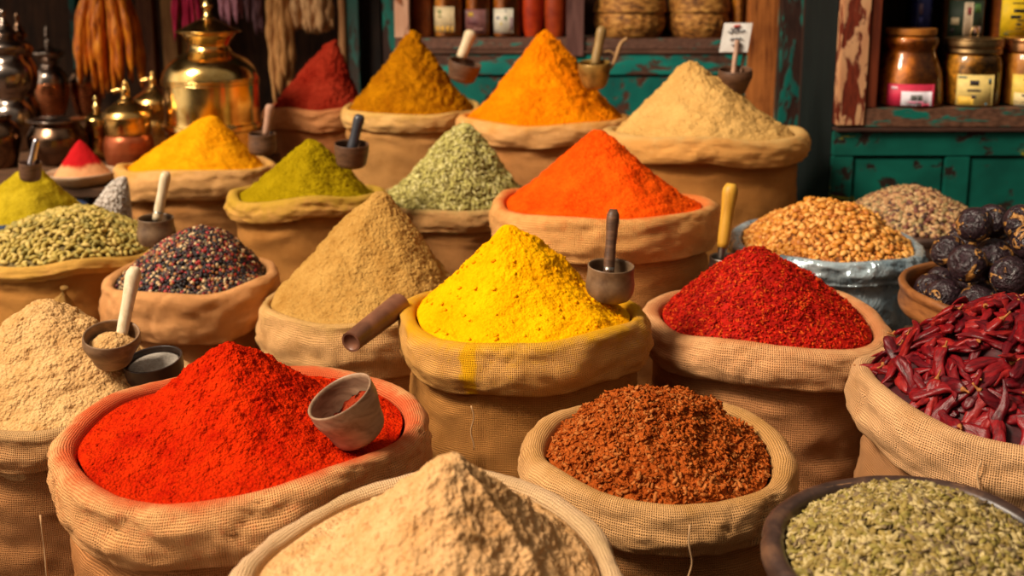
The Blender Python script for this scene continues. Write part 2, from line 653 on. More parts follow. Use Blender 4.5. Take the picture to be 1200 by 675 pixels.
def scatter(g, P, N, tmpl, scale, rg, mats, lift=0.0, tilt=0.0, an=(1, 1, 1)):
    """merge copies of the (V, F3) templates at points P; used for what nobody could count"""
    if tilt:
        N = N + rg.normal(size=N.shape) * tilt
        N /= np.linalg.norm(N, axis=1)[:, None]
    X, Y = basis(N, rg)
    which = rg.randint(0, len(tmpl), len(P))
    sc = rg.uniform(scale[0], scale[1], len(P))
    mm = rg.choice(mats, len(P))
    for k, (TV, TF) in enumerate(tmpl):
        for m in set(mats):
            idx = np.where((which == k) & (mm == m))[0]
            if not len(idx):
                continue
            T = TV * np.array(an)
            W = (T[None, :, 0, None] * X[idx, None] + T[None, :, 1, None] * Y[idx, None] + T[None, :, 2, None] * N[idx, None]) * sc[idx, None, None]
            W = W + (P[idx] + N[idx] * lift * sc[idx, None])[:, None]
            nv = len(TV)
            F = (TF[None] + (np.arange(len(idx)) * nv)[:, None, None]).reshape(-1, TF.shape[1])
            if TF.shape[1] == 3:
                g.add(W.reshape(-1, 3), None, F, m=m)
            else:
                g.add(W.reshape(-1, 3), F, None, m=m)

def tri(F4):
    F4 = np.asarray(F4)
    return np.vstack([F4[:, [0, 1, 2]], F4[:, [0, 2, 3]]])

def pod_template(L=1.0, W=.42, n=9, ribs=3, rows=8, bend=.06, seed=0):
    """a pointed three-sided seed pod lying along x"""
    x = np.linspace(-1, 1, rows)
    prof = np.maximum(1 - np.abs(x) ** 2.1, 0) ** .75
    prof[0] = prof[-1] = .06
    th = np.linspace(0, 2 * PI, n, endpoint=False)
    rr = W / 2 * prof[:, None] * (1 + .12 * np.cos(ribs * th + seed)[None])
    V = np.stack([np.repeat((x * L / 2)[:, None], n, 1), rr * np.cos(th), rr * np.sin(th) + bend * (1 - x[:, None] ** 2)], -1).reshape(-1, 3)
    F = []
    for i in range(rows - 1):
        for j in range(n):
            F.append((i * n + j, (i + 1) * n + j, (i + 1) * n + (j + 1) % n, i * n + (j + 1) % n))
    return V, np.array(F)

def lump_template(sub=1, seed=0, amp=.25, sq=(1, 1, 1)):
    V, F = ico(sub)
    V = V * (1 + amp * fbm(V * 1.3 + seed * 3.7, 2))[:, None] * np.array(sq)
    return V, F

def flake_template(seed, L=1.0, W=.4, T=.08, curl=.2):
    r = np.random.RandomState(seed)
    xs = np.linspace(-.5, .5, 4)
    top, bot = [], []
    for x in xs:
        w = W / 2 * (1 - (abs(x) * 1.6) ** 2 * .8) * r.uniform(.7, 1.3)
        zc = curl * (x * x * 2) + r.uniform(-.04, .04)
        top += [(x * L, -w, zc + T), (x * L, w, zc + T + r.uniform(-.1, .1))]
        bot += [(x * L, -w, zc), (x * L, w, zc)]
    V = np.array(top + bot)
    F = []
    for i in range(3):
        a = 2 * i
        F += [(a, a + 2, a + 3, a + 1), (8 + a, 8 + a + 1, 8 + a + 3, 8 + a + 2), (a, 8 + a, 8 + a + 2, a + 2), (a + 1, a + 3, 8 + a + 3, 8 + a + 1)]
    F += [(0, 1, 9, 8), (6, 14, 15, 7)]
    return V, tri(F)
# ------------------------------------------------------------------ shared materials
M_THREAD = m_plain('jute thread', (205, 160, 112), rough=.9)
M_DARKWOOD = m_wood('dark scoop wood', (62, 42, 30), (118, 82, 58), .5, (6, 6, 30))
M_CUPWOOD = m_wood('worn cup wood', (88, 64, 44), (150, 116, 84), .5, (8, 8, 20))
M_GREYCUP = m_wood('greyed cup wood', (96, 74, 58), (158, 132, 110), .55, (8, 8, 20))
M_CREAM = m_wood('worn white handle paint', (188, 160, 118), (232, 214, 182), .5, (20, 20, 3))
M_YELLOWWOOD = m_wood('yellow stained handle', (176, 122, 30), (222, 168, 60), .5, (10, 10, 2))
M_OLDBRASS = m_plain('olive brass cup', (176, 136, 66), (116, 84, 38), .4, 18, .1, .5, .4)
M_TINCUP = m_plain('brown tin cup', (136, 108, 80), (92, 68, 48), .45, 18, .1, .5, .15)
M_STEEL = m_metal('dull steel', (150, 140, 130), .35)
M_TWIG = m_wood('twig bark', (120, 84, 50), (176, 136, 90), .8)

def cup_geo(r, h, axis=(0, 0, 1), wall=.045, round_=.35, n=40, belly=1.0, bottom=.78):
    """open cup, outside then inside, standing on the origin with its axis turned to `axis`"""
    ro = r
    P = [(0.0005, 0), (ro * bottom * (1 - round_), 0), (ro * (bottom + .10), h * .12), (ro * (bottom + .2) * belly, h * .40), (ro * 1.0 * (1 + (belly - 1) * .3), h * .75), (ro, h * .985), (ro * (1 - wall * .5), h)]
    Q = [(ro * (1 - wall * 1.5), h * .985), (ro * (1 - wall * 2), h * .7), (ro * (bottom + .02), h * .25), (ro * .4, h * .12), (.0005, h * .11)]
    pr = np.vstack([catmull(P, 22), catmull(Q, 16)])
    V, F4, F3, uv = lathe(pr, n)
    return V @ rot_to(axis).T, F4, F3, uv

def scoop(name, label, base, r, h, axis, cupmat, handle=None, hmat=None, ferrule=None, belly=1.0, bottom=.78, cat='scoop', round_=.35, group='scoops standing in the spices'):
    """handle: (start, end, radius0, radius1) in world points"""
    o = thing(name, label, cat, base, group)
    b = np.asarray(base)
    V, F4, F3, uv = cup_geo(r, h, axis, belly=belly, bottom=bottom, round_=round_)
    obj('cup', Geo().add(V, F4, F3, uv=uv), cupmat, o)
    if handle:
        s, e, r0, r1 = handle
        s, e = np.asarray(s) - b, np.asarray(e) - b
        t = np.linspace(0, 1, 14)[:, None]
        pts = s + (e - s) * t
        rad = r0 + (r1 - r0) * t[:, 0]
        rad = rad * (1 + .05 * np.sin(t[:, 0] * 9))
        rad[-1] *= .55
        rad[-2] *= .92
        hg = Geo().add(*tube(pts, rad, 14)[:3])
        obj('handle', hg, hmat or M_DARKWOOD, o)
        if ferrule:
            k = ferrule
            pts = s + (e - s) * np.linspace(-.25, k, 6)[:, None]
            part_label(obj('ferrule', Geo().add(*tube(pts, np.linspace(r0 * .6, r0 * 1.12, 6), 12)[:3]), M_STEEL, o), 'grey metal socket of the handle')
    return o

# ------------------------------------------------------------------ the sacks and what fills them
B0 = (234, 178, 124)
RED, YEL, ORG = (226, 44, 10), (246, 180, 6), (240, 92, 18)

# bright red powder, front left
sack('red', 290, 494, 1.80, .332, .048, .105, m_burlap('jute dusted red', B0, (222, 60, 14), .72, .036), 'big burlap sack holding bright red powder, front left of the stall', 1, tilt=.016, creases=8, thread=[(PI * 1.14, .60, .40)], seams=(PI * 1.13,))
heap('red', 'red_spice_powder', 266, 400, .0, m_powder('bright red powder', (168, 18, 2), (210, 46, 5), 70, 1.0, .008), 'steep cone of bright red powder in the front left sack', seed=1, e=.09, p=1.58, amp=(.007, .005, .005), nth=380, nt=150, ridge=[(PI * 1.72, .10, .035), (PI * 1.25, .15, .02)])

# pale beige powder at the lower edge of the photo
sack('cream', 505, 667, 1.28, .259, .034, .05, m_burlap('pale jute', (228, 192, 158), (226, 190, 134), .5, .03), 'burlap sack with thin pale rim, nearest the camera, holding cream powder', 2, creases=9, seams=(PI * 1.6,))
heap('cream', 'cream_spice_powder', 530, 540, .0, m_powder('cream powder', (188, 138, 84), (216, 170, 118), 60, .8, .006), 'pale cream powder heap with sharp ridge, nearest the camera', seed=2, e=.13, p=1.45, amp=(.006, .006, .004), nth=380, nt=150, wav=.12, ridge=[(PI * 1.80, .16, .10)])

# cinnamon coloured, front middle
def cin_extra(g, s):
    rg = np.random.RandomState(3)
    P, N = sample_heap(s, 2600, rg, .985)
    scatter(g, P, N, [lump_template(1, k, .5, (1.3, .8, .6)) for k in range(5)], (.002, .0052), rg, [0, 0, 0, 1], .0, .5)
    P, N = sample_heap(s, 2600, rg, .985)
    scatter(g, P, N, [flake_template(k + 60, 1, .5, .2, .25) for k in range(4)], (.006, .016), rg, [0, 0, 0, 1], .1, .45)
sack('cinnamon', 770, 521, 1.83, .25, .049, .085, m_burlap('jute with cinnamon', (226, 180, 127), (196, 140, 70), .55, .04), 'rounded burlap sack with fat rolled rim holding brown flaky spice, front middle', 3, creases=5, thread=[(PI * 1.522, .635, .50)])
heap('cinnamon', 'brown_flaked_spice', 762, 466, .01, [m_powder('cinnamon brown', (146, 62, 18), (186, 92, 34), 60, 1.0, .008), m_powder('cinnamon light chips', (160, 84, 34), (186, 112, 56), 80, .5)], 'low mound of coarse cinnamon brown spice in the front middle sack', seed=3, dome=True, p=1.35, amp=(.008, .009, .006), nth=340, nt=130, extra=cin_extra)

# yellow, centre
def yel_extra(g, s):
    rg = np.random.RandomState(4)
    P, N = sample_heap(s, 160, rg, .985)
    scatter(g, P, N, [lump_template(1, k, .3, (1.2, .9, .6)) for k in range(4)], (.002, .007), rg, [0], .2, .2)
RY = .2965
sack('yellow', 612, 364, 2.35, RY, .043, .115, m_burlap('jute dusted yellow', (222, 172, 103), (238, 172, 10), .9, .05,  drip=((1.5 * PI - .42 - PI / 2) * RY, .024, .20)), 'burlap sack with yellow stained rim holding bright yellow powder, centre of the stall', 4, creases=4, fill=.25, tilt=.022, thread=[(PI * 1.385, .60, .50)], seams=(PI * 1.38,))
heap('yellow', 'yellow_spice_powder', 598, 263, .02, m_powder('bright yellow powder', (228, 146, 0), (242, 176, 4), 60, .7, .005), 'tall cone of bright yellow powder in the centre of the stall', seed=4, e=.12, p=1.18, amp=(.006, .004, .0035), nth=340, nt=140, extra=yel_extra, ridge=[(PI * 1.62, .12, .035)])

# dark red flakes, right of centre
def flk_extra(g, s):
    rg = np.random.RandomState(5)
    P, N = sample_heap(s, 9000, rg, .985)
    scatter(g, P, N, [flake_template(k, 1, .5, .12, .2) for k in range(5)], (.005, .011), rg, [0, 0, 0, 1, 1, 2], .15, .35)
sack('flakes', 897, 367, 2.55, .322, .056, .10, m_burlap('jute pale red tinge', (228, 178, 131), (206, 110, 60), .5, .03, weave=.0052), 'burlap sack with broad pale rolled rim holding dark red chilli flakes, right of centre', 5, creases=6, tilt=.010)
heap('flakes', 'red_chilli_flakes', 884, 291, .02, [m_plain('chilli flake dark', (176, 22, 6), (136, 12, 4), .7, 40, .1, .12), m_plain('chilli flake red', (204, 38, 8), (184, 26, 6), .7, 40, .1, .12), m_plain('chilli flake orange', (214, 84, 22), (196, 60, 14), .7, 40, .1, .12)], 'cone of dark red chilli flakes right of the yellow powder', seed=5, e=.14, p=1.05, amp=(.005, .005, .004), nth=260, nt=100, extra=flk_extra)

# tan powder left of the yellow
sack('tan', 431, 346, 2.90, .320, .034, .16, m_burlap('jute dusted tan', (224, 180, 127), (196, 154, 88), .7, .06, weave=.0056), 'burlap sack holding tan powder, left of the yellow sack and behind the red one', 6, creases=4, fill=.12, tilt=.02, seams=(PI * 1.2,))
heap('tan', 'tan_spice_powder', 447, 227, .0, m_powder('tan powder', (158, 112, 50), (190, 146, 78), 50, .9, .007), 'broad cone of tan powder between the peppercorns and the yellow cone', seed=6, e=.13, p=1.0, amp=(.007, .005, .005), nth=320, nt=130)

# orange red powder
sack('orange', 706, 236, 3.15, .360, .050, .135, m_burlap('jute orange tinge', (222, 170, 108), (230, 96, 26), .6, .03, weave=.0066), 'burlap sack with deep woven cuff holding orange red powder, behind the yellow cone', 7, creases=3, tilt=.026)
heap('orange', 'orange_red_powder', 699, 153, .0, m_powder('orange red powder', (214, 60, 4), (236, 88, 12), 50, .8, .006), 'smooth cone of orange red powder behind the yellow cone', seed=7, e=.11, p=1.15, amp=(.006, .005, .004), nth=300, nt=120, ridge=[(PI * 1.75, .15, .03)])

# grey green seeds
def fen_extra(g, s):
    rg = np.random.RandomState(8)
    P, N = sample_heap(s, 6500, rg, .99)
    T = [pod_template(1, .32, 5, 3, 5, .06, k) for k in range(3)]
    scatter(g, P, N, [(v, tri(f)) for v, f in T], (.016, .028), rg, [0, 1, 1, 2], .15, .25)
sack('fennel', 534, 228, 3.9, .300, .040, .085, m_burlap('jute plain', (218, 172, 116), (176, 164, 100), .5, .04, weave=.005), 'burlap sack holding pale grey green seeds, behind the tan cone', 8, creases=4, fill=.2)
heap('fennel', 'pale_green_seeds', 545, 147, .0, [m_plain('seed deep', (144, 130, 64), (120, 106, 50), .8, 30), m_plain('seed green', (192, 180, 100), (168, 156, 82), .75, 30), m_plain('seed light', (218, 206, 142), (198, 186, 118), .75, 30)], 'rounded cone of pale grey green seeds behind the tan cone', cat='seeds', seed=8, e=.22, p=1.0, amp=(.006, .006, .004), nth=200, nt=80, extra=fen_extra)

# olive green powder
sack('olive', 361, 223, 3.62, .294, .048, .075, m_burlap('jute olive tinge', (222, 172, 101), (200, 158, 50), .85, .09, weave=.005), 'burlap sack with yellowish cuff holding olive green powder, left of the pale green seeds', 9, creases=4, tilt=.022)
heap('olive', 'olive_green_powder', 366, 163, .0, m_powder('olive powder', (128, 104, 2), (156, 130, 10), 50, .8, .006), 'cone of olive green powder in the second row of sacks', seed=9, e=.12, p=1.15, amp=(.007, .005, .005), nth=240, nt=100)

# golden yellow powder at the back left
sack('gold', 232, 191, 4.28, .347, .055, .125, m_burlap('jute plain light', (224, 178, 120), (226, 168, 60), .5, .05, weave=.006), 'burlap sack with tall cuff holding golden yellow powder, in front of the brass urn', 10, creases=4, tilt=.02)
heap('gold', 'golden_yellow_powder', 247, 136, .0, m_powder('golden powder', (212, 130, 4), (230, 154, 14), 40, .5, .005), 'cone of golden yellow powder in front of the brass urn', seed=10, e=.12, p=1.1, amp=(.006, .004, .003), nth=220, nt=90)

# mixed peppercorns
def pep_extra(g, s):
    rg = np.random.RandomState(11)
    P, N = sample_heap(s, 5200, rg, .985)
    scatter(g, P, N, [lump_template(1, k, .10) for k in range(3)], (.0052, .0078), rg, [0, 0, 0, 0, 0, 1, 1, 2, 3, 4, 5], .3, .1)
sack('pepper', 226, 318, 3.08, .270, .046, .15, m_burlap('jute brown', (220, 165, 112), None, weave=.005), 'burlap sack with tall cuff holding mixed peppercorns, left of the tan sack', 11, creases=5)
heap('pepper', 'mixed_peppercorns', 240, 268, .0, [m_plain('black pepper', (34, 22, 24), (16, 9, 11), .55, 60), m_plain('dark red pepper', (92, 22, 22), (56, 12, 14), .5, 60), m_plain('pink pepper', (176, 44, 40), (136, 26, 26), .45, 60), m_plain('white pepper', (214, 182, 136), (188, 150, 104), .6, 60), m_plain('tan pepper', (170, 112, 58), (140, 86, 40), .6, 60), m_plain('green pepper', (120, 104, 72), (92, 78, 52), .6, 60)], 'heap of mixed black, red and white peppercorns', cat='peppercorns', seed=11, dome=True, p=1.25, amp=(.006, .004, .001), nth=140, nt=60, extra=pep_extra)

# beige powder at the left edge
sack('beige', 78, 448, 2.30, .295, .036, .085, m_burlap('jute grey brown', (202, 156, 110), (212, 176, 122), .5, .035), 'burlap sack holding beige powder at the left edge, behind the red sack', 12, creases=5, fill=.2, tilt=.016)
heap('beige', 'beige_spice_powder', 50, 354, .0, m_powder('beige powder', (186, 138, 82), (214, 170, 114), 50, 1.0, .008), 'rounded beige powder heap at the left edge', seed=12, e=.22, p=1.05, amp=(.008, .005, .004), nth=320, nt=130)

# back row
sack('buff', 825, 153, 3.9, .405, .060, .10, m_burlap('jute dark gold', (211, 159, 92), (216, 178, 112), .75, .06, weave=.008), 'very wide burlap sack holding buff powder, in front of the teal cabinet', 13, creases=3, fill=.12, tilt=.028)
heap('buff', 'buff_spice_powder', 809, 72, .0, m_powder('buff powder', (192, 144, 78), (216, 170, 100), 40, .9, .008), 'wide cone of buff powder in the back row, right end', seed=13, e=.13, p=1.12, amp=(.007, .006, .006), nth=260, nt=110)
sack('amber', 640, 136, 4.5, .405, .046, .095, m_burlap('jute light', (231, 180, 120), (236, 160, 56), .6, .055, weave=.006), 'burlap sack holding deep orange powder in the back row, middle', 14, creases=3, fill=.2, tilt=.02)
heap('amber', 'deep_orange_powder', 639, 35, .0, m_powder('deep orange powder', (218, 106, 2), (240, 138, 6), 34, .9, .010), 'tall cone of deep orange powder in the back row, in front of the jar shelf', seed=14, e=.09, p=1.10, amp=(.008, .007, .006), nth=260, nt=110, ridge=[(PI * 1.42, .2, .04)])
sack('mustard', 482, 124, 4.95, .352, .040, .085, m_burlap('jute cream', (233, 191, 127), (214, 170, 70), .5, .05, weave=.006), 'burlap sack with pale cuff holding mustard brown powder in the back row', 15, creases=4, fill=.2)
heap('mustard', 'mustard_brown_powder', 484, 39, .0, m_powder('mustard powder', (150, 84, 2), (196, 126, 8), 34, 1.2, .012), 'steep cone of mustard brown powder in the back row', seed=15, e=.09, p=1.12, amp=(.010, .011, .008), nth=260, nt=110)
sack('brick', 372, 122, 5.4, .285, .036, .115, m_burlap('jute pinkish', (224, 163, 112), (176, 84, 50), .5, .04, weave=.007), 'small burlap sack holding dark brick red powder, back row beside the door post', 16, creases=3, fill=.2)
heap('brick', 'brick_red_powder', 392, 47, .0, m_powder('brick powder', (122, 22, 10), (164, 52, 32), 30, 1.1, .012), 'cone of dark brick red powder at the left end of the back row', seed=16, e=.12, p=1.05, amp=(.008, .010, .007), nth=220, nt=90)

# ------------------------------------------------------------------ green pods on the left
sack('cardamom', 80, 284, 3.42, .328, .030, .05, m_burlap('jute grubby yellow', (224, 174, 99), (210, 164, 66), .5, .09, weave=.005), 'low burlap sack with grubby yellow cuff holding green pods, at the left edge', 17, creases=8, amp=1.3)
M_POD = [m_plain('pod green', (188, 162, 76), (156, 130, 52), .65, 30), m_plain('pod straw', (208, 180, 102), (178, 148, 70), .65, 30), m_plain('pod olive', (154, 136, 62), (124, 108, 46), .65, 30)]
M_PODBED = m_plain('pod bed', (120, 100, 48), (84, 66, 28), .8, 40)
POD_T = [pod_template(1, .5, 8, 3, 7, .05, k) for k in range(4)]
def card_extra(g, s):
    rg = np.random.RandomState(17)
    P, N = sample_heap(s, 1700, rg, .985)
    keep = P[:, 1] > -.06
    scatter(g, P[keep], N[keep], [(v, tri(f)) for v, f in POD_T], (.022, .032), rg, [1, 2, 3], .1, .3)
    P, N = sample_heap(s, 900, rg, .985)
    scatter(g, P, N, [(v, tri(f)) for v, f in POD_T], (.022, .030), rg, [1, 2, 3], -.15, .3)
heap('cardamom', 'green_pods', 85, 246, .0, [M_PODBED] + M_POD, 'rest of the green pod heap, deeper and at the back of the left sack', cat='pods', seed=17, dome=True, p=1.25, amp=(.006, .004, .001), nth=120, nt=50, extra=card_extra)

def loose(name, label, cat, group, meshes, P, N, rg, scale, lift, tilt, spin=None):
    """each one an object of its own; meshes are shared between copies"""
    first = None
    X, Y = None, None
    Nn = N + rg.normal(size=N.shape) * tilt
    Nn /= np.linalg.norm(Nn, axis=1)[:, None]
    X, Y = basis(Nn, rg)
    for i in range(len(P)):
        me = meshes[rg.randint(len(meshes))]
        if first is None:
            o = bpy.data.objects.new(name, me)
            tag(o, label, cat, group)
            first = o
        else:
            o = first.copy()
            o.data = me
        COL.objects.link(o)
        s = rg.uniform(*scale)
        R = Matrix((X[i], Y[i], Nn[i])).transposed()
        o.matrix_world = Matrix.Translation(Vector(P[i] + Nn[i] * lift * s)) @ R.to_4x4() @ Matrix.Scale(s, 4)

def spaced(P, N, dmin, limit):
    keep = []
    for i in range(len(P)):
        if all(np.sum((P[i] - P[j]) ** 2) > dmin ** 2 for j in keep):
            keep.append(i)
            if len(keep) >= limit:
                break
    return P[keep], N[keep]

def visible(P, margin=0):
    q = P - EYE
    z = q @ FWD
    u = 600 + FPX * (q @ RGT) / z
    v = VP - FPX * (q @ UPV) / z
    return (u > -margin) & (u < 1200 + margin) & (v > -margin) & (v < 675 + margin)

s = VES['cardamom']
rg = np.random.RandomState(170)
P, N = sample_heap(s, 5000, rg, .97)
W = P + [s.C[0], s.C[1], 0]
ok = visible(W, 4) & (P[:, 1] < -.03)
order = np.argsort(P[ok][:, 1] + rg.uniform(0, .25, ok.sum()))
Wp, Np = spaced(W[ok][order], N[ok][order], .0145, 290)
POD_ME = [Geo().add(v, f).mesh('cardamom_pod', M_POD[k % 3]) for k, (v, f) in enumerate(POD_T)] + [Geo().add(v, f).mesh('cardamom_pod', M_POD[(k + 1) % 3]) for k, (v, f) in enumerate(POD_T)]
loose('green_pod', 'small pale green seed pod lying on the heap at the left edge', 'pod', 'green pods on the left sack', POD_ME, Wp, Np, rg, (.024, .033), .28, .25)
# ------------------------------------------------------------------ things on the right
def crate(name, x, y, w, d, h, label):
    o = thing(name, label, 'crate', (x, y, 0), None)
    for sx in (-1, 1):
        for sy in (-1, 1):
            obj('corner_post', Geo().add(*box(sx * (w / 2 - .02) - .018, sx * (w / 2 - .02) + .018, sy * (d / 2 - .02) - .018, sy * (d / 2 - .02) + .018, 0, h - .016, .003)), M_CRATE, o)
    for k in range(3):
        z = .05 + k * (h - .16) / 2
        for sy in (-1, 1):
            obj('slat', Geo().add(*box(-w / 2, w / 2, sy * d / 2 - .008, sy * d / 2 + .008, z, z + .09, .003)), M_CRATE, o)
        for sx in (-1, 1):
            obj('slat', Geo().add(*box(sx * w / 2 - .008, sx * w / 2 + .008, -d / 2 + .009, d / 2 - .009, z, z + .09, .003)), M_CRATE, o)
    obj('top_board', Geo().add(*box(-w / 2, w / 2, -d / 2, d / 2, h - .016, h, .003)), M_CRATE, o)
    return o
M_CRATE = m_wood('crate wood', (48, 32, 20), (92, 62, 38), .7, (4, 14, 14))

def bowl(key, name, u, v, zc, r, roll, h, mat, label, cat='bowl', seed=0, foot=.6, fill=.6, amp=.35, lump=.002, cuts=0, wallr=None, base_z=None):
    C = at(u, v, zc)
    zr = C[2]
    z0 = zr - h if base_z is None else base_z
    hh = zr - z0
    o = thing(name, label, cat, (C[0], C[1], z0), None)
    wob, wz = make_wob(seed, amp)
    rg = random.Random(seed)
    cr = [(rg.uniform(PI * .9, PI * 2.1), rg.uniform(.008, .02)) for _ in range(cuts)]
    off = np.array([seed * 2.7, 0, 0])
    def fn(R, Z, T, S):
        R2 = R * (1 + wob(T))
        P = np.stack([np.cos(T) * R2, np.sin(T) * R2, Z], -1)
        R2 = R2 + lump * 2.5 * fbm(P * [12, 12, 12] + off, 3)
        for a, wd in cr:
            d = np.angle(np.exp(1j * (T - a)))
            R2 = R2 - roll * .12 * np.exp(-(d / wd) ** 2)
        return R2, Z + wz(T)
    P = [(.001, .02), (r * foot * .8, .022), (r - roll * 1.15, hh * .45), (r - roll * 1.02, hh - roll * .9), (r - roll * .98, hh - roll * .45), (r - roll * .8, hh - roll * .1), (r - roll * .5, hh),
         (r - roll * .18, hh - roll * .12), (r, hh - roll * .5), (r - roll * .12, hh - roll * .95), (r - roll * .3, hh - roll * 1.4), (r - roll * .5, hh * .5), (r * foot, .02), (r * foot * .97, 0), (.001, 0)]
    V, F4, F3, uv = lathe(catmull(P, 80), 128, fn, R=r)
    obj('bowl_wall', Geo().add(V, F4, F3, uv=uv), mat, o)
    s = Vessel()
    s.o, s.C, s.r, s.w, s.zr, s.wob, s.wz = o, C, r, roll, zr, wob, wz
    s.rin = r - roll * 1.0 - .004
    s.zedge = zr - roll * fill
    VES[key] = s
    return s

# dark bowl of dried leaves and pods, lower right corner
M_DBOWL = Mat('dark scratched wood', .38, 0, .5)
_n = M_DBOWL.noise(M_DBOWL.coord('UV', (6, 60, 1)), 1.0, 6, .6, .5)
_n2 = M_DBOWL.noise(M_DBOWL.coord('Object'), 16, 5, .65)
_c = M_DBOWL.ramp(_n2, [(0.32, lin((34, 22, 18))), (0.55, lin((66, 46, 38))), (.70, lin((100, 70, 52)))])
M_DBOWL.color(M_DBOWL.mix(M_DBOWL.step(_n, .62, .68), _c, lin((150, 108, 74))))
M_DBOWL.bump(_n2, .25, .004)
M_DBOWL = M_DBOWL.m
sL = bowl('leaf', 'wooden_bowl', 1092, 648, 1.35, .227, .034, .20, M_DBOWL, 'dark wooden bowl of dried green pods and chips, lower right corner', seed=21, foot=.72, fill=.55, lump=.0015, cuts=9)
crate('wooden_crate', sL.C[0], sL.C[1], .36, .36, sL.zr - .212, 'dark slatted crate under the bowl in the lower right corner')
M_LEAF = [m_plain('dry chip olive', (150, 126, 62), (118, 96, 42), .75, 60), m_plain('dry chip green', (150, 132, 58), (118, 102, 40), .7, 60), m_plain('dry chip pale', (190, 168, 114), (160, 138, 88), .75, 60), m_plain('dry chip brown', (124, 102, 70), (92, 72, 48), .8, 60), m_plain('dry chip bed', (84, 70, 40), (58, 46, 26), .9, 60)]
LEAF_T = [pod_template(1, .42, 7, 3, 6, .12, k) for k in range(3)]
LEAF_T = [(v, tri(f)) for v, f in LEAF_T] + [flake_template(k + 30, 1, .5, .10, .35) for k in range(4)]
def leaf_extra(g, s):
    rg = np.random.RandomState(21)
    P, N = sample_heap(s, 7500, rg, .99)
    scatter(g, P, N, LEAF_T, (.010, .021), rg, [1, 1, 2, 3, 3, 4], .15, .4)
heap('leaf', 'dried_pod_chips', 1085, 592, .03, [M_LEAF[4]] + M_LEAF[:4], 'low heap of dried green pods and chips in the dark bowl, lower right corner', cat='pods', seed=21, dome=True, p=1.1, amp=(.005, .005, .003), nth=180, nt=70, extra=leaf_extra)

# dried chillies
sC = sack('chilli', 1191, 450, 1.92, .311, .046, .115, m_burlap('jute pale', (226, 182, 138), None), 'burlap sack with pale woven cuff full of dried red chillies, right edge', 22, creases=7, thread=[(PI * 1.30, .70, .52)])
M_CHI = []
for k, (a, b) in enumerate([((112, 8, 16), (66, 4, 11)), ((130, 12, 18), (84, 6, 12)), ((96, 8, 18), (54, 4, 12)), ((146, 30, 26), (100, 10, 18))]):
    M = Mat('dried chilli skin ' + 'abcd'[k], .40, 0, .3)
    n = M.noise(M.coord('Object', (1, 3, 3)), 40, 4, .6)
    M.color(M.ramp(n, [(.34, lin(b)), (.6, lin(a))]))
    M.bump(n, .5, .004)
    M_CHI.append(M.m)
M_STEM = m_plain('dry chilli stem', (168, 104, 44), (122, 66, 26), .7, 60)
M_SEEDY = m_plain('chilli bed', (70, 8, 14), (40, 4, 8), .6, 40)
def chilli_geo(seed):
    r = np.random.RandomState(seed)
    L = r.uniform(.085, .125)
    n = 26
    t = np.linspace(0, 1, n)
    bend = r.uniform(-.016, .016)
    b2 = r.uniform(-.008, .008)
    P = np.stack([(t - .5) * L, bend * np.sin(t * PI) + b2 * np.sin(2 * PI * t), .004 * np.sin(t * 5 + seed)], 1)
    w = r.uniform(.0090, .0125)
    rad = w * np.clip((t * 9 + .35), 0, 1) * (1 - t ** 2.6) ** .8 + .0008
    V, F4, F3, uv = tube(P, rad, 18, True, r.uniform(.42, .66))
    th = np.arctan2(V[:, 2], V[:, 1] - np.interp(V[:, 0], P[:, 0], P[:, 1]))
    wr = 1 + .42 * fbm(np.stack([V[:, 0] * 40, np.cos(th) * 1.3 + seed, np.sin(th) * 1.3], 1), 3) + .16 * np.sin(4 * th + V[:, 0] * 60 + seed)
    cy = np.interp(V[:, 0], P[:, 0], P[:, 1])
    cz = np.interp(V[:, 0], P[:, 0], P[:, 2])
    V[:, 1] = cy + (V[:, 1] - cy) * wr
    V[:, 2] = cz + (V[:, 2] - cz) * wr
    ts = np.linspace(0, 1, 6)
    S = np.stack([P[0, 0] + .003 - ts * r.uniform(.012, .022), P[0, 1] - ts * bend * .3 + .003 * ts ** 2, P[0, 2] + .005 * ts ** 2], 1)
    sr = np.array([.0058, .0042, .0022, .0018, .0017, .0020])
    return (V, F4, F3, uv), tube(S, sr, 8)
CH = [chilli_geo(k) for k in range(8)]
def chi_extra(g, s):
    rg = np.random.RandomState(22)
    P, N = sample_heap(s, 420, rg, .955)
    T = [(a[0], tri(a[1])) for a, b in CH]
    scatter(g, P, N, T, (.8, 1.05), rg, [1, 2, 3], -.012, .15)
    P, N = sample_heap(s, 900, rg, .955)
    out = ~visible(P + [s.C[0], s.C[1], 0], 30)          # beyond the frame: same chillies, not single objects
    scatter(g, P[out], N[out], T, (.85, 1.1), rg, [1, 2, 3], .010, .2)
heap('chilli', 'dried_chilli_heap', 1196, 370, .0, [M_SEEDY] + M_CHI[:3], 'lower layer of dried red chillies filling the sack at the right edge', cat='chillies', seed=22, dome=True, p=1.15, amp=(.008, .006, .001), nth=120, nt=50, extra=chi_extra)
rg = np.random.RandomState(221)
P, N = sample_heap(sC, 5200, rg, .965)
W = P + [sC.C[0], sC.C[1], 0]
ok = visible(W, 40)
Wp, Np = spaced(W[ok], N[ok], .0215, 205)
CH_ME = []
for k, (a, b) in enumerate(CH):
    CH_ME.append((Geo().add(*a[:3]).mesh('dried_chilli', M_CHI[k % 4]), Geo().add(*b[:3]).mesh('chilli_stem', M_STEM)))
proto = None
Nn = Np + rg.normal(size=Np.shape) * .22
Nn /= np.linalg.norm(Nn, axis=1)[:, None]
X, Y = basis(Nn, rg)
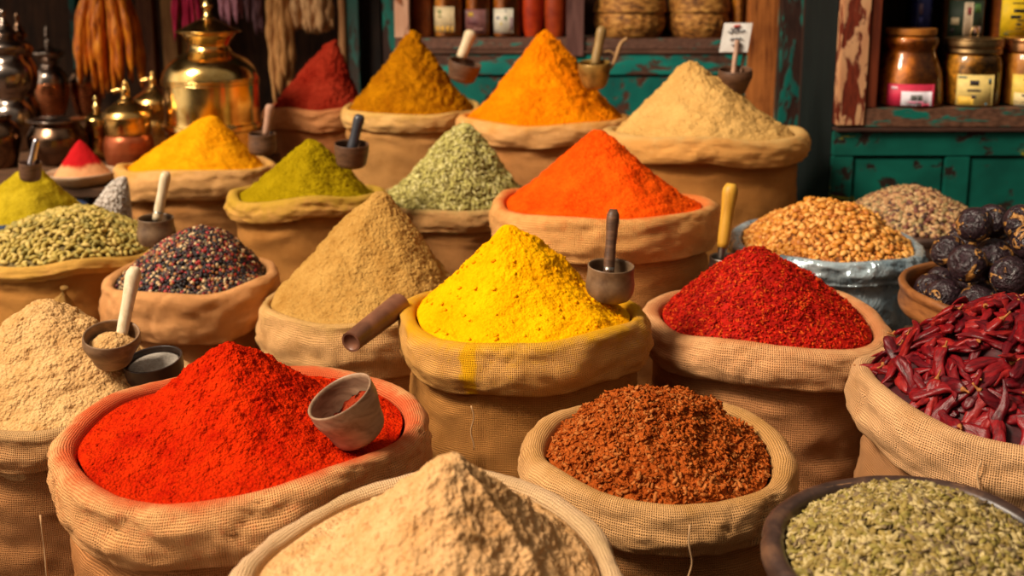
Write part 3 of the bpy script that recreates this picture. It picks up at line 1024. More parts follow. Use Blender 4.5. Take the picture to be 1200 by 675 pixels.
for i in range(len(Wp)):
    a, b = CH_ME[rg.randint(len(CH_ME))]
    if proto is None:
        o = bpy.data.objects.new('dried_chilli', a)
        tag(o, 'single wrinkled dried red chilli lying on the heap in the right-hand sack', 'chilli', 'dried red chillies in the sack')
        st = bpy.data.objects.new('stem', b)
        proto, pst = o, st
        st['label'] = 'dry yellowish stem'
    else:
        o, st = proto.copy(), pst.copy()
        o.data, st.data = a, b
    COL.objects.link(o)
    if i % 5 in (0, 2):           # most have lost their stem
        COL.objects.link(st)
        st.parent = o
    R = Matrix((X[i], Y[i], Nn[i])).transposed()
    o.matrix_world = Matrix.Translation(Vector(Wp[i] + Nn[i] * rg.uniform(.006, .016))) @ R.to_4x4() @ Matrix.Scale(rg.uniform(.85, 1.15), 4)

# black limes in a wooden bowl
M_BOWLW = m_wood('brown bowl wood', (92, 50, 24), (158, 100, 52), .45, (4, 4, 22))
sB = bowl('lime', 'wooden_bowl', 1190, 338, 2.55, .284, .022, .16, M_BOWLW, 'brown wooden bowl of black dried limes, right edge behind the chillies', seed=23, foot=.55, fill=1.2, lump=.001)
crate('wooden_crate', sB.C[0], sB.C[1], .40, .40, sB.zr - .172, 'dark slatted crate under the bowl of black dried limes')
M_LIME = []
for k in range(3):
    M = Mat('black lime skin ' + 'abc'[k], .33, 0, .5)
    n = M.noise(M.coord('Object', (1, 1, 1)), 1.1 + .2 * k, 3, .5, .9)
    n2 = M.noise(M.coord('Object'), 5, 5)
    base = M.ramp(n2, [(.35, lin((26, 15, 19))), (.65, lin((54, 34, 40)))])
    M.color(M.mix(M.step(n, .58 + .02 * k, .60 + .02 * k), base, M.ramp(n2, [(.35, lin((104, 62, 24))), (.6, lin((186, 132, 68)))])))
    M.bump(n2, .35, .1)
    M.bump(M.step(n, .55, .6), .5, .1)
    M_LIME.append(M.m)
LM = []
for k in range(5):
    V, F = ico(4)
    d = 1 + .06 * fbm(V * 1.6 + k * 3, 3) + .015 * fbm(V * 5 + k, 2)
    pole = np.clip(V[:, 2], 0, 1) ** 30
    V = V * (d - .12 * pole)[:, None] * [1, 1, .93]
    LM.append(Geo().add(V, None, F).mesh('black_lime', M_LIME[k % 3]))
rg = np.random.RandomState(23)
C = sB.C
RL = .050
spots = []
def put_ring(R, n, z, ph, jit=.006):
    for i in range(n):
        a = ph + 2 * PI * i / n
        spots.append((C[0] + R * math.cos(a) + rg.normal() * jit, C[1] + R * math.sin(a) + rg.normal() * jit, z + rg.normal() * jit * .6))
put_ring(.198, 12, sB.zr - .010, .15)
put_ring(.110, 6, sB.zr + .010, .4)
put_ring(.150, 9, sB.zr + .062, .0)
put_ring(.052, 3, sB.zr + .080, .9)
put_ring(.086, 5, sB.zr + .130, .6)
put_ring(.0, 1, sB.zr + .160, 0)
lime_labels = ['black dried lime with tan cracked patches in the wooden bowl']
S_ = np.array(spots)
for _ in range(120):           # push the limes apart until they only touch
    for i in range(len(S_)):
        d = S_ - S_[i]
        q = np.linalg.norm(d, axis=1)
        for j in np.where((q < 2.10 * RL) & (q > 1e-6))[0]:
            m = d[j] / q[j] * (2.10 * RL - q[j]) * .25
            S_[j] += m
            S_[i] -= m
    rr = np.linalg.norm(S_[:, :2] - C[:2], axis=1)
    lowz = S_[:, 2] < sB.zr + .03
    lim = np.where(lowz & (rr > .198), .198 / np.maximum(rr, 1e-6), 1)
    S_[:, :2] = C[:2] + (S_[:, :2] - C[:2]) * lim[:, None]
    S_[:, 2] = np.maximum(S_[:, 2], sB.zr - .045)
first = None
for p in S_:
    me = LM[rg.randint(5)]
    if first is None:
        o = first = bpy.data.objects.new('black_lime', me)
        tag(o, 'dark dried lime with tan torn patches, in the wooden bowl at the right edge', 'dried lime', 'black dried limes in the bowl')
    else:
        o = first.copy()
        o.data = me
    COL.objects.link(o)
    o.location = p
    o.rotation_euler = rg.uniform(0, 6, 3)
    o.scale = (RL * rg.uniform(.92, 1.06),) * 3

# golden nut pieces in a foil lined sack
M = Mat('crinkled foil', .22, .6, .6)
_n = M.noise(M.coord('Object', (1, 1, .7)), 9, 5, .6, 1.2)
M.color(M.ramp(_n, [(.3, lin((140, 166, 180))), (.6, lin((206, 224, 232)))]))
M.bump(_n, .9, .02)
M.bump(M.noise(M.coord('Object', (1, 1, .5)), 26, 3, .6, .8), .6, .008)
M_FOIL = M.m
sF = sack('nut', 970, 280, 3.15, .3016, .036, .075, M_FOIL, 'silver foil lined sack holding golden nut pieces, beside the red chilli flakes', 24, creases=14, fill=.3, fold=.012, bodymat=M_FOIL, group=None)
M_NUT = [m_plain('nut golden', (218, 148, 56), (186, 110, 30), .5, 40), m_plain('nut pale', (234, 176, 92), (208, 138, 58), .5, 40), m_plain('nut toasted', (198, 122, 44), (164, 90, 24), .5, 40)]
NUT_T = [lump_template(2, k, .35, (1.25, .8, .62)) for k in range(5)]
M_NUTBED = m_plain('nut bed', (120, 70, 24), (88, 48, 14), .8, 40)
def nut_extra(g, s):
    rg = np.random.RandomState(24)
    P, N = sample_heap(s, 3800, rg, .985)
    scatter(g, P, N, [lump_template(1, k, .35, (1.25, .8, .62)) for k in range(5)], (.0045, .0095), rg, [1, 2, 3, 3], .2, .4)
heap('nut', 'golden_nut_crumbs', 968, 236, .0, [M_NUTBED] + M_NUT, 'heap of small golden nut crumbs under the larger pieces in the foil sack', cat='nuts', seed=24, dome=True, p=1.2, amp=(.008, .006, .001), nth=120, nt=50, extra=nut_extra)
rg = np.random.RandomState(241)
P, N = sample_heap(sF, 5000, rg, .97)
W = P + [sF.C[0], sF.C[1], 0]
ok = (P[:, 1] < .04)
Wp, Np = spaced(W[ok], N[ok], .0165, 270)
NUT_ME = [Geo().add(v, None, f).mesh('nut_piece', M_NUT[k % 3]) for k, (v, f) in enumerate(NUT_T)] + [Geo().add(v, None, f).mesh('nut_piece', M_NUT[(k + 1) % 2]) for k, (v, f) in enumerate(NUT_T)]
loose('nut_piece', 'small golden roasted nut piece lying on the heap in the silver foil sack', 'nut', 'golden nut pieces in the foil sack', NUT_ME, Wp, Np, rg, (.008, .0135), .5, .35)

# mottled seeds in a dark bowl behind
M_BBOWL = m_wood('blackened bowl', (40, 26, 20), (92, 64, 50), .45, (4, 4, 22))
sK = bowl('coriander', 'dark_wooden_bowl', 1075, 258, 3.55, .284, .030, .19, M_BBOWL, 'dark shallow bowl of mottled brown seeds below the teal panelling', seed=25, foot=.6, fill=.3, lump=.001)
crate('wooden_crate', sK.C[0], sK.C[1], .42, .42, sK.zr - .205, 'dark slatted crate under the bowl of mottled brown seeds')
def cor_extra(g, s):
    rg = np.random.RandomState(25)
    P, N = sample_heap(s, 3000, rg, .985)
    scatter(g, P, N, [lump_template(1, k, .12) for k in range(3)], (.008, .0125), rg, [0, 1, 2, 2, 3, 4], .3, .1)
heap('coriander', 'mottled_brown_seeds', 1062, 222, .0, [m_plain('seed dark', (78, 46, 36), (56, 32, 24), .6, 40), m_plain('seed red brown', (126, 72, 54), (96, 50, 38), .6, 40), m_plain('seed tan', (188, 144, 98), (158, 112, 70), .6, 40), m_plain('seed pale', (206, 172, 126), (180, 140, 92), .6, 40), m_plain('seed grey green', (150, 128, 82), (120, 98, 60), .6, 40)], 'heap of round mottled brown and tan seeds below the teal panelling', cat='seeds', seed=25, dome=True, p=1.2, amp=(.006, .004, .001), nth=110, nt=50, extra=cor_extra)

# ------------------------------------------------------------------ left edge: blue tub, bag of grey seeds, plate with red powder
M_BLUE = m_plain('dark blue enamel', (34, 58, 92), (20, 36, 62), .35, 10, .05, .5)
sT = bowl('tub', 'blue_tub', 20, 248, 3.95, .272, .022, .60, M_BLUE, 'dark blue tub of olive powder at the left edge, behind the green pods', cat='tub', seed=26, foot=.85, fill=.25, lump=.001, base_z=0.0)
heap('tub', 'olive_spice_powder', 40, 192, .0, m_powder('olive tub powder', (152, 128, 14), (182, 156, 34), 40, .6, .005), 'smooth olive powder heap in the dark blue tub, left edge', seed=26, e=.12, p=1.15, amp=(.006, .003, .003), nth=180, nt=70)
M_PLASTIC = m_plain('clear grey plastic', (222, 222, 228), (186, 188, 198), .25, 14, .6, .6)
sP = sack('plastic', 128, 262, 3.89, .100, .016, .10, M_PLASTIC, 'crumpled pale plastic bag of grey seeds, behind the green pods', 27, creases=10, fold=.010, n=120, group=None, bodymat=M_PLASTIC, cat='bag')
VES['plastic'].o.name = 'plastic_bag'
def gre_extra(g, s):
    rg = np.random.RandomState(27)
    P, N = sample_heap(s, 900, rg, .97)
    scatter(g, P, N, [lump_template(1, k, .1) for k in range(2)], (.005, .008), rg, [0, 1], .2, .1)
heap('plastic', 'grey_seeds', 146, 209, .0, [m_plain('grey seed', (190, 176, 164), (150, 136, 124), .7, 40), m_plain('pale seed', (214, 204, 194), (180, 168, 156), .7, 40)], 'steep heap of small grey seeds in the pale plastic bag', cat='seeds', seed=27, dome=True, p=.9, amp=(.003, .002, .001), nth=80, nt=30, extra=gre_extra)

# ------------------------------------------------------------------ scoops
def near(key, u, v, back=0.0):
    p, n = hit(key, u, v)
    if p is None:
        s = VES[key]
        p = at(u, v, (s.C - EYE).dot(FWD))
    return p

def zc_of(p):
    return (np.asarray(p) - EYE).dot(FWD)

# bowl scoop with a white handle on the beige powder
p = near('beige', 131, 424)
z = zc_of(p) - .03
ax = (.10, -.22, .97)
b = at(133, 428, z)
scoop('round_scoop', 'round brown scoop with worn white handle, full of beige powder, on the left heap', b, 31 * z / FPX, .082, ax, M_CUPWOOD, (at(142, 396, z), at(158, 313, z + .06), .0115, .0175), M_CREAM, ferrule=.32, belly=1.10, bottom=.52, round_=.5)
V, F4, F3, uv = lathe(catmull([(31 * z / FPX * .90, .052), (31 * z / FPX * .6, .064), (.018, .074), (.0005, .078)], 16), 40, lambda R, Z, T, S: (R, Z + .008 * fbm(np.stack([np.cos(T) * R * 40, np.sin(T) * R * 40, Z * 0], -1), 3)), cap0=True)
tag(obj('scooped_powder', Geo().add(V @ rot_to(ax).T, F4, F3), VES['beige'].heap.data.materials[0], loc=b), 'beige powder lying in the round white handled scoop', 'spice', None, 'stuff')
# dark metal bowl beside it
p = near('beige', 183, 444)
z = zc_of(p) - .02
b = at(184, 447, z)
scoop('small_bowl', 'small dark bowl with grey dusty inside, lying on the beige heap', b, 33 * z / FPX, .058, (-.06, -.12, .99), m_plain('dark dusty bowl', (66, 46, 36), (38, 26, 22), .4, 16, .1), bottom=.78, cat='bowl', group=None)
V, F4, F3, uv = lathe(catmull([(33 * z / FPX * .90, .044), (.03, .046), (.0005, .047)], 10), 36, None, cap0=True)
tag(obj('grey_dust', Geo().add(V @ rot_to((-.06, -.12, .99)).T, F4, F3), m_powder('grey dust', (150, 136, 122), (196, 184, 170), 60, .4), loc=b), 'grey powder residue in the small dark bowl', 'spice', None, 'stuff')
# tilted cup on the red powder
p = near('red', 424, 512)
z = zc_of(p) - .045
ax = np.array([-.37, -.16, .84])
ax /= np.linalg.norm(ax)
b = at(426, 512, z)
rc = 40 * z / FPX
scoop('wooden_cup', 'greyish wooden cup tipped over on the bright red powder', b, rc, .092, ax, m_wood('warm grey cup', (112, 84, 62), (176, 142, 112), .5, (8, 8, 20)), bottom=.66, round_=.3, cat='cup')
V, F4, F3, uv = lathe(catmull([(rc * .84, .048), (rc * .5, .050), (.014, .056), (.0005, .058)], 14), 36, lambda R, Z, T, S: (R, Z + .016 * fbm(np.stack([np.cos(T) * R * 30, np.sin(T) * R * 30, Z * 0], -1), 3) - .016 * np.cos(T - 3.6) * R / rc), cap0=True)
tag(obj('cup_powder', Geo().add(V @ rot_to(ax).T, F4, F3), m_powder('dark red brown powder', (112, 30, 14), (160, 58, 30), 60, .9), loc=b), 'dark red powder inside the tipped wooden cup', 'spice', None, 'stuff')
# hollow tube handle between tan and yellow
a0, a1 = at(411, 401, 2.20), at(468, 357, 2.38)
o = thing('wooden_tube', 'hollow brown tapered wooden tube sticking out between tan and yellow sacks', 'tube', a0)
ang = np.linspace(0, 1, 12)[:, None]
pts = (a1 - a0) * ang
outer = tube(pts, .024 + .005 * ang[:, 0], 28, False)
inner = tube(pts[:9], (.019 + .004 * ang[:9, 0]), 28, True)
g = Geo().add(*outer[:3]).add(inner[0], np.array(inner[1])[:, ::-1], inner[2])
nn = 28
ring = []
Vr = np.vstack([outer[0][:nn], inner[0][:nn]])
g.add(Vr, [(j, nn + j, nn + (j + 1) % nn, (j + 1) % nn) for j in range(nn)])
obj('tube_wall', g, m_wood('purple brown wood', (74, 46, 34), (128, 84, 62), .38, (5, 5, 5), .1), o)
# upright cup with dark handle at the back of the yellow cone
p = near('yellow', 714, 343)
z = zc_of(p) - .01
b = at(714, 349, z)
scoop('cylindrical_scoop', 'straight sided cup with dark purplish handle standing in the bright yellow powder', b, 27 * z / FPX, .082, (.03, -.05, 1), M_TINCUP, (at(713, 322, z), at(719, 245, z + .01), .0125, .0155), M_DARKWOOD, ferrule=.12, bottom=.86, round_=.12)
# yellow handled scoop behind the chilli flakes
z = 2.86
b = at(850, 330, z)
scoop('yellow_handled_scoop', 'grey metal scoop with long yellow handle standing behind the chilli flakes', b, .048, .075, (0, 0, 1), M_STEEL, (at(847, 290, z), at(857, 215, z), .016, .023), M_YELLOWWOOD, ferrule=.22, bottom=.86, round_=.15)
# cup with dark handle on the olive powder
z = 3.5
b = at(412, 196, z)
scoop('dark_handled_scoop', 'brown cup with dark grey handle leaning on the olive green cone', b, 20 * z / FPX, .088, (.05, -.1, 1), M_DARKWOOD, (at(412, 176, z), at(422, 134, z), .017, .020), m_plain('slate handle', (72, 72, 78), (44, 44, 50), .35, 12), bottom=.72)
# cup with white handle at the edge of the green pods
z = 3.16
b = at(184, 285, z)
scoop('white_handled_scoop', 'grey brown cup with white handle standing beside the green pods', b, 20 * z / FPX, .086, (.03, -.04, 1), M_TINCUP, (at(184, 258, z), at(195, 201, z), .015, .017), M_CREAM, ferrule=.18, bottom=.90, round_=.1)
# cup with a white flat handle on the mustard heap
z = 4.62
b = at(540, 95, z)
scoop('pale_handled_scoop', 'brown cup with pale handle leaning on the mustard brown cone', b, 19 * z / FPX, .095, (.25, -.15, .95), M_DARKWOOD, (at(540, 68, z), at(553, 36, z), .022, .030), M_CREAM, bottom=.7)
# yellowish cup on the deep orange heap
z = 4.3
b = at(697, 104, z)
scoop('yellow_wooden_scoop', 'yellowish wooden cup with upright handle leaning on the deep orange cone', b, 18.5 * z / FPX, .118, (-.05, -.12, 1), M_OLDBRASS, (at(697, 76, z), at(706, 31, z), .019, .023), m_wood('olive handle', (126, 98, 54), (170, 136, 84), .45, (20, 20, 3)), bottom=.62, belly=1.08)
o = thing('bent_twig', 'thin bent twig beside the yellowish cup on the deep orange cone', 'twig', at(712, 80, z))
pts = catmull([at(711, 84, z), at(719, 74, z), at(727, 52, z), at(735, 45, z)], 14) - at(712, 80, z)
obj('stem', Geo().add(*tube(pts, .0085, 8)[:3]), M_TWIG, o)
pts = catmull([at(722, 66, z), at(715, 60, z), at(708, 61, z)], 8) - at(712, 80, z)
obj('side_shoot', Geo().add(*tube(pts, .005, 8)[:3]), M_TWIG, o)
# dark round cup with the price card
z = 3.9
b = at(861, 112, z)
scoop('round_dark_cup', 'round dark brown cup leaning on the right flank of the buff cone', b, 19 * z / FPX, .108, (-.05, -.15, 1), M_DARKWOOD, (at(868, 86, z), at(877, 40, z + .1), .006, .009), M_DARKWOOD, bottom=.5, belly=1.15, round_=.5, cat='cup')
o = thing('price_card', 'white price card with scribbled lines on a stick above the buff cone', 'sign', at(861, 80, z))
c0 = at(861, 80, z)
zz = z + .02
q = [at(843, 61, zz), at(876, 61, zz), at(882, 27, zz), at(849, 27, zz)]
q = [p - c0 for p in q]
nr = np.array([0, -1, 0]) * .004
g = Geo().add(np.array(q + [p - nr for p in q]), [(0, 1, 2, 3), (7, 6, 5, 4), (0, 4, 5, 1), (1, 5, 6, 2), (2, 6, 7, 3), (3, 7, 4, 0)])
M_CARD = m_plain('white card', (236, 232, 226), (214, 206, 198), .7, 20, 0)
card = obj('card', g, M_CARD, o, smooth=False)
M_INK = m_plain('dark ink', (58, 52, 66), rough=.8, bump=0)
M_INKR = m_plain('red ink', (196, 70, 50), rough=.8, bump=0)
def strokes(rows, mat, name):
    g = Geo()
    for (u0, v0, u1, v1, wd) in rows:
        P = np.array([at(u0 + (u1 - u0) * t, v0 + (v1 - v0) * t + 1.1 * math.sin(t * 21 + u0), zz) for t in np.linspace(0, 1, 16)]) - c0 + nr * .4 - np.array([0, .003, 0])
        g.add(*tube(P, wd, 6)[:3])
    obj(name, g, mat, card)
strokes([(853, 38, 873, 36, .0022), (856, 34, 866, 33, .0016), (855, 46, 870, 45, .0022), (857, 53, 868, 53, .0018)], M_INK, 'scribbled_writing')
strokes([(860, 31, 867, 30, .003)], M_INKR, 'red_mark')
pts = np.array([at(859, 90, z), at(861, 70, z), at(863, 58, zz - .01), at(864, 47, zz - .014)]) - c0
obj('stick', Geo().add(*tube(catmull(pts, 12), .0095, 8)[:3]), m_plain('pinkish stick', (196, 150, 122), rough=.6), o)
# dark cup behind the golden cone
z = 4.1
b = at(308, 181, z)
scoop('brown_scoop', 'dark brown cup with stubby pinkish handle right of the golden yellow cone', b, 15.5 * z / FPX, .09, (.02, -.05, 1), M_DARKWOOD, (at(311, 158, z), at(317, 122, z), .012, .020), m_plain('pinkish handle', (188, 140, 112), rough=.6), bottom=.85)
# metal scoop in the blue tub
z = 3.78
b = at(36, 212, z)
scoop('metal_scoop', 'small scoop with bright metal handle stuck in the olive powder, left edge', b, .040, .075, (.1, -.1, 1), M_DARKWOOD, (at(35, 200, z), at(43, 162, z), .016, .011), m_metal('bright handle', (206, 196, 200), .2), bottom=.8)
# knotted cloth end under the pods
s = VES['cardamom']
a0 = at(72, 362, 2.96)
a0 = at(73, 364, 2.93) - np.array(s.o.location)
V, F4, F3, uv = lathe(catmull([(.0005, -.012), (.020, -.006), (.031, .012), (.027, .03), (.012, .05), (.006, .066), (.012, .080), (.0005, .084)], 24), 24, lambda R, Z, T, S: (R * (1 + .14 * np.sin(5 * T) * (Z < .06)), Z))
obj('knotted_corner', Geo().add(V @ rot_to((.25, -.2, 1)).T + a0, F4, F3, uv=uv), m_burlap('jute knot', (186, 146, 84), None), s.o)

# ------------------------------------------------------------------ setting
def structure(name, geo, mat, label, cat):
    o = obj(name, geo, mat, smooth=False)
    return tag(o, label, cat, None, 'structure')

M_FLOOR = m_plain('dark earth floor', (84, 62, 44), (50, 36, 26), .9, 5, .4)
structure('floor', Geo().add(*box(-5, 4, .2, 7.2, -.1, 0, 0)), M_FLOOR, 'dark earthen floor between the sacks', 'floor')
M_WALL = m_wood('dark plank wall', (40, 24, 14), (86, 54, 32), .8, (9, 9, 1.2))
structure('wall_back', Geo().add(*box(-4.6, 3.4, 6.95, 7.05, 0, 2.7, 0)), M_WALL, 'dark plank wall behind the pots and hanks', 'wall')
structure('shade_roof', Geo().add(*box(-4.6, 3.4, 4.3, 7.05, 2.7, 2.78, 0)), M_WALL, 'unseen dark roof added to cut sky light over the back of the stall', 'shade_roof')  # added out of view to keep sky light off the back

def post_px(name, u0, u1, y, depth, mat, label, z1=2.7):
    x0, x1 = at_y(u0, 60, y)[0], at_y(u1, 60, y)[0]
    return structure(name, Geo().add(*box(x0, x1, y, y + depth, 0, z1, .004)), mat, label, 'board')

M_TANW = m_wood('tan board', (128, 84, 44), (188, 136, 80), .75, (10, 10, 1))
M_BRNW = m_wood('brown board', (78, 40, 18), (128, 74, 38), .7, (10, 10, 1))
TEAL = ((6, 104, 92), (14, 138, 116), (84, 50, 36))
M_TEAL = m_paint('flaked teal paint', (2, 84, 78), (8, 116, 102), (92, 56, 40), .54, (2.2, 2.2, 2.2))
M_TEALH = m_paint('flaked teal paint boards', (8, 104, 96), (20, 138, 122), (96, 64, 50), .52, (1.6, 3, 5))
M_TEALV = m_paint('flaked teal upright', (6, 74, 68), (14, 112, 98), (58, 34, 26), .47, (5, 5, 1.4))
M_TEALGREY = m_paint('grey teal upright', (66, 84, 80), (40, 120, 108), (74, 62, 54), .52, (5, 5, 1.4))
post_px('trim_1', 163, 181, 6.7, .1, M_BRNW, 'brown upright board behind the hanging orange bunch')
post_px('trim_2', 191, 208, 6.7, .1, M_TANW, 'tan upright board left of the brass urn')
post_px('trim_3', 209, 246, 6.75, .1, m_wood('ochre board', (140, 100, 50), (176, 136, 78), .75, (10, 10, 1)), 'wide ochre board behind the brass urn')
post_px('trim_4', 84, 92, 6.6, .1, M_TEALV, 'narrow teal upright behind the metal pots')
post_px('trim_5', 405, 421, 5.9, .12, M_TEALGREY, 'grey teal door post behind the brick red heap')
post_px('trim_6', 421, 447, 6.0, .1, m_wood('near black board', (22, 14, 10), (50, 32, 22), .7, (10, 10, 1)), 'near black door board beside the grey teal post')
post_px('trim_7', 449, 464, 5.6, .12, M_TEALV, 'dark teal upright left of the jar shelf')
post_px('trim_8', 915, 946, 5.0, .08, M_TEALV, 'flaked teal board right of the orange brown post')
post_px('trim_9', 946, 988, 5.02, .08, m_wood('gap shade green', (8, 11, 10), (18, 22, 20), .7, (10, 10, 1)), 'near-black board painted as the shaded gap beside the right-hand cupboard')  # near-black board stands in for the shade of the gap

# ------------------------------------------------------------------ centre cabinet with jar shelf
YC = 5.42
def cx(u, v=50, y=YC):
    return at_y(u, v, y)[0]
def cz(v, y=YC):
    return at_y(600, v, y)[2]
xl, xr = cx(463), cx(915)
zs = cz(45)
M_SHELF = m_paint('worn shelf edge', (16, 112, 100), (30, 140, 124), (122, 84, 68), .40, (2.4, 3, 9), None)
M_PINKW = m_paint('worn pinkish post', (200, 150, 120), (214, 168, 138), (150, 84, 44), .57, (5, 5, 2.2))
M_MAUVE = m_wood('mauve brown post', (84, 50, 46), (124, 84, 76), .6, (10, 10, 1.2))
M_ORNW = m_wood('orange brown post', (84, 30, 10), (204, 122, 58), .5, (24, 24, 1.3))
M_INNER = m_wood('dark cupboard inside', (44, 22, 12), (84, 44, 22), .75, (3, 8, 8))
cab = thing('shelf_cabinet', 'long teal cabinet with shelf of jars and carved pots, behind the back row', 'cabinet', ((xl + xr) / 2, YC, 0))
ox = (xl + xr) / 2
def cpart(name, x0, x1, y0, y1, z0, z1, mat, bev=.004):
    return obj(name, Geo().add(*box(x0 - ox, x1 - ox, y0, y1, z0, z1, bev)), mat, cab, smooth=False)
cpart('shelf_board', xl, xr, .0, .42, cz(58), zs, M_SHELF)
cpart('bead_moulding', xl, xr, -.012, .03, cz(63), cz(58) - .002, m_wood('moulding', (70, 44, 34), (116, 80, 62), .6, (2, 10, 10)))
cpart('drawer_board', xl, xr, .0, .03, cz(88), cz(63) - .003, M_TEALH)
cpart('lower_panel', xl, xr, .012, .04, .0, cz(88) - .012, M_TEAL)
cpart('back_board', xl, xr, .40, .43, 0, 1.95, M_INNER)
part_label(cpart('corner_post', xl, cx(480), -.01, .05, zs + .002, 1.95, M_PINKW), 'worn pinkish post')
part_label(cpart('middle_post', cx(664), cx(684), -.02, .05, cz(66), 1.95, M_MAUVE), 'mauve brown post')
part_label(cpart('corner_post', cx(876), cx(915), -.03, .06, 0, 1.95, M_ORNW), 'orange brown worn post')
cpart('top_board', xl, xr, -.01, .44, 1.952, 1.99, M_ORNW)
cpart('side_panel', xl, xl + .02, .052, .40, zs + .002, 1.95, M_INNER)
cpart('side_panel', xr - .02, xr, .062, .40, zs + .002, 1.95, M_INNER)

def m_glass(name='jar glass', tint=(1, 1, 1, 1)):
    m = bpy.data.materials.new(name)
    m.use_nodes = True
    t = m.node_tree
    t.nodes.remove(t.nodes['Principled BSDF'])
    out = t.nodes['Material Output']
    tr = t.nodes.new('ShaderNodeBsdfTransparent')
    tr.inputs[0].default_value = tint
    gl = t.nodes.new('ShaderNodeBsdfGlossy')
    gl.inputs['Roughness'].default_value = .06
    fr = t.nodes.new('ShaderNodeFresnel')
    fr.inputs[0].default_value = 1.5
    mx = t.nodes.new('ShaderNodeMixShader')
    t.links.new(fr.outputs[0], mx.inputs[0])
    t.links.new(tr.outputs[0], mx.inputs[1])
    t.links.new(gl.outputs[0], mx.inputs[2])
    t.links.new(mx.outputs[0], out.inputs[0])
    return m
M_GLASS = m_glass(tint=(.95, .93, .88, 1))

def arc_patch(r, a0, a1, z0, z1, th=.0015, n=14):
    """curved label standing off a round jar; angles in degrees, 0 faces the viewer"""
    A = np.radians(np.linspace(a0, a1, n)) - PI / 2
    V = []
    for rr in (r, r + th):
        for z in (z0, z1):
            V.append(np.stack([rr * np.cos(A), rr * np.sin(A), np.full(n, z)], 1))
    V = np.vstack(V)
    F = []
    for j in range(n - 1):
        F += [(2 * n + j, 2 * n + j + 1, 3 * n + j + 1, 3 * n + j), (j, n + j, n + j + 1, j + 1), (n + j, 3 * n + j, 3 * n + j + 1, n + j + 1), (j, j + 1, 2 * n + j + 1, 2 * n + j)]
    for j in (0, n - 1):
        F.append((j, 2 * n + j, 3 * n + j, n + j))
    return V, F, None

_ink = {}
def ink(c):
    if c not in _ink:
        _ink[c] = m_plain('print %d %d %d' % c, c, tuple(int(x * .9) for x in c), .6, 30, 0)
    return _ink[c]

def jar(name, label, x, y, z, prof, content, lid=None, lidmat=None, lab=None, marks=(), group=None, glass=True, cat='jar', n=48, knob=None, coat=None):
    """prof: outer (r, z) of the vessel; lab = (r, a0, a1, z0, z1, colour); marks = (a0, a1, z0, z1, colour)"""
    o = thing(name, label, cat, (x, y, z), group)
    pr = catmull(prof, 36)
    if glass:
        inn = pr.copy()
        inn[:, 0] = np.maximum(inn[:, 0] - .004, .0005)
        inn[:, 1] = np.clip(inn[:, 1], .004, pr[:, 1].max() - .004)
        V, F4, F3, uv = lathe(inn, n, None, True, True)
        c = obj('contents', Geo().add(V, F4, F3), content, o)
        V, F4, F3, uv = lathe(pr, n, None, True, False)
        obj('glass_wall', Geo().add(V, F4, F3), M_GLASS, o)
    else:
        V, F4, F3, uv = lathe(pr, n, None, True, True)
        obj('jar_body', Geo().add(V, F4, F3), content, o)
    if lid:
        V, F4, F3, uv = lathe(catmull(lid, 24), n, None, True, True)
        l = obj('lid', Geo().add(V, F4, F3), lidmat, o)
        if knob is not None:
            obj('lid_ring', knob, lidmat, l)
    if lab:
        r, a0, a1, z0, z1, c = lab
        z0 = max(z0, .007)
        L = obj('paper_label', Geo().add(*arc_patch(r, a0, a1, z0, z1)), ink(c), o)
        byc = {}
        for m in marks:
            byc.setdefault(m[4], Geo()).add(*arc_patch(r + .0012, m[0], m[1], max(m[2], .010), m[3], .0012, 5))
        for c2, g in byc.items():
            obj('label_print', g, ink(c2), L)
    return o

PXC = YC / FPX * 1.0 * 1.0
def mpx(u0, u1, y, v=40):
    return at_y(u1, v, y)[0] - at_y(u0, v, y)[0]
yj = YC + .16
zj = zs + .0005
def shelf_x(u, y=yj):
    return at_y(u, 30, y)[0]
M_AMBER = m_plain('amber jar', (196, 116, 34), (150, 78, 20), .35, 14, .2)
M_PASTE = m_plain('pale orange jar', (226, 158, 72), (196, 122, 44), .35, 14, .2)
M_RUST = m_plain('rust jar', (150, 78, 34), (116, 54, 22), .35, 14, .2)
jr = mpx(508, 543, yj) / 2
cyl = lambda r, h: [(r * .9, 0), (r, .012), (r, h * .5), (r, h * .86), (r * .8, h * .94), (r * .78, h)]
lidp = lambda r, h: [(r * .84, h * .93), (r * .86, h * .95), (r * .86, h * 1.04), (r * .8, h * 1.06), (.001, h * 1.06)]
jar('spice_jar', 'plain brown square shouldered jar at left end of the jar shelf', shelf_x(494), yj, zj, cyl(mpx(481, 508, yj) / 2, .34), M_RUST, lidp(mpx(481, 508, yj) / 2, .34), M_RUST, group='jars on the middle shelf', glass=False)
jar('spice_jar', 'amber jar with large cream label and yellow band, second on the jar shelf', shelf_x(525.5), yj, zj, cyl(jr, .34), M_PASTE, lidp(jr, .34), M_AMBER, (jr + .001, -62, 25, .03, .17, (232, 208, 160)),
    [(-58, 20, .032, .062, (236, 178, 56)), (-36, -24, .135, .150, (96, 132, 60)), (-38, -22, .11, .118, (128, 120, 60)), (-30, -27, .118, .134, (96, 132, 60))], group='jars on the middle shelf')
jr2 = mpx(545, 576, yj) / 2
jar('spice_jar', 'jar with mauve purple label and small yellow mark, third on the jar shelf', shelf_x(560.5), yj, zj, cyl(jr2, .34), M_AMBER, lidp(jr2, .34), M_AMBER, (jr2 + .001, -70, 32, .02, .155, (142, 92, 88)),
    [(-44, -20, .115, .138, (214, 176, 60)), (-62, -46, .13, .145, (190, 160, 160)), (-50, 0, .07, .10, (112, 62, 66)), (-20, 20, .04, .05, (168, 120, 112))], group='jars on the middle shelf')
jr3 = mpx(577, 611, yj) / 2
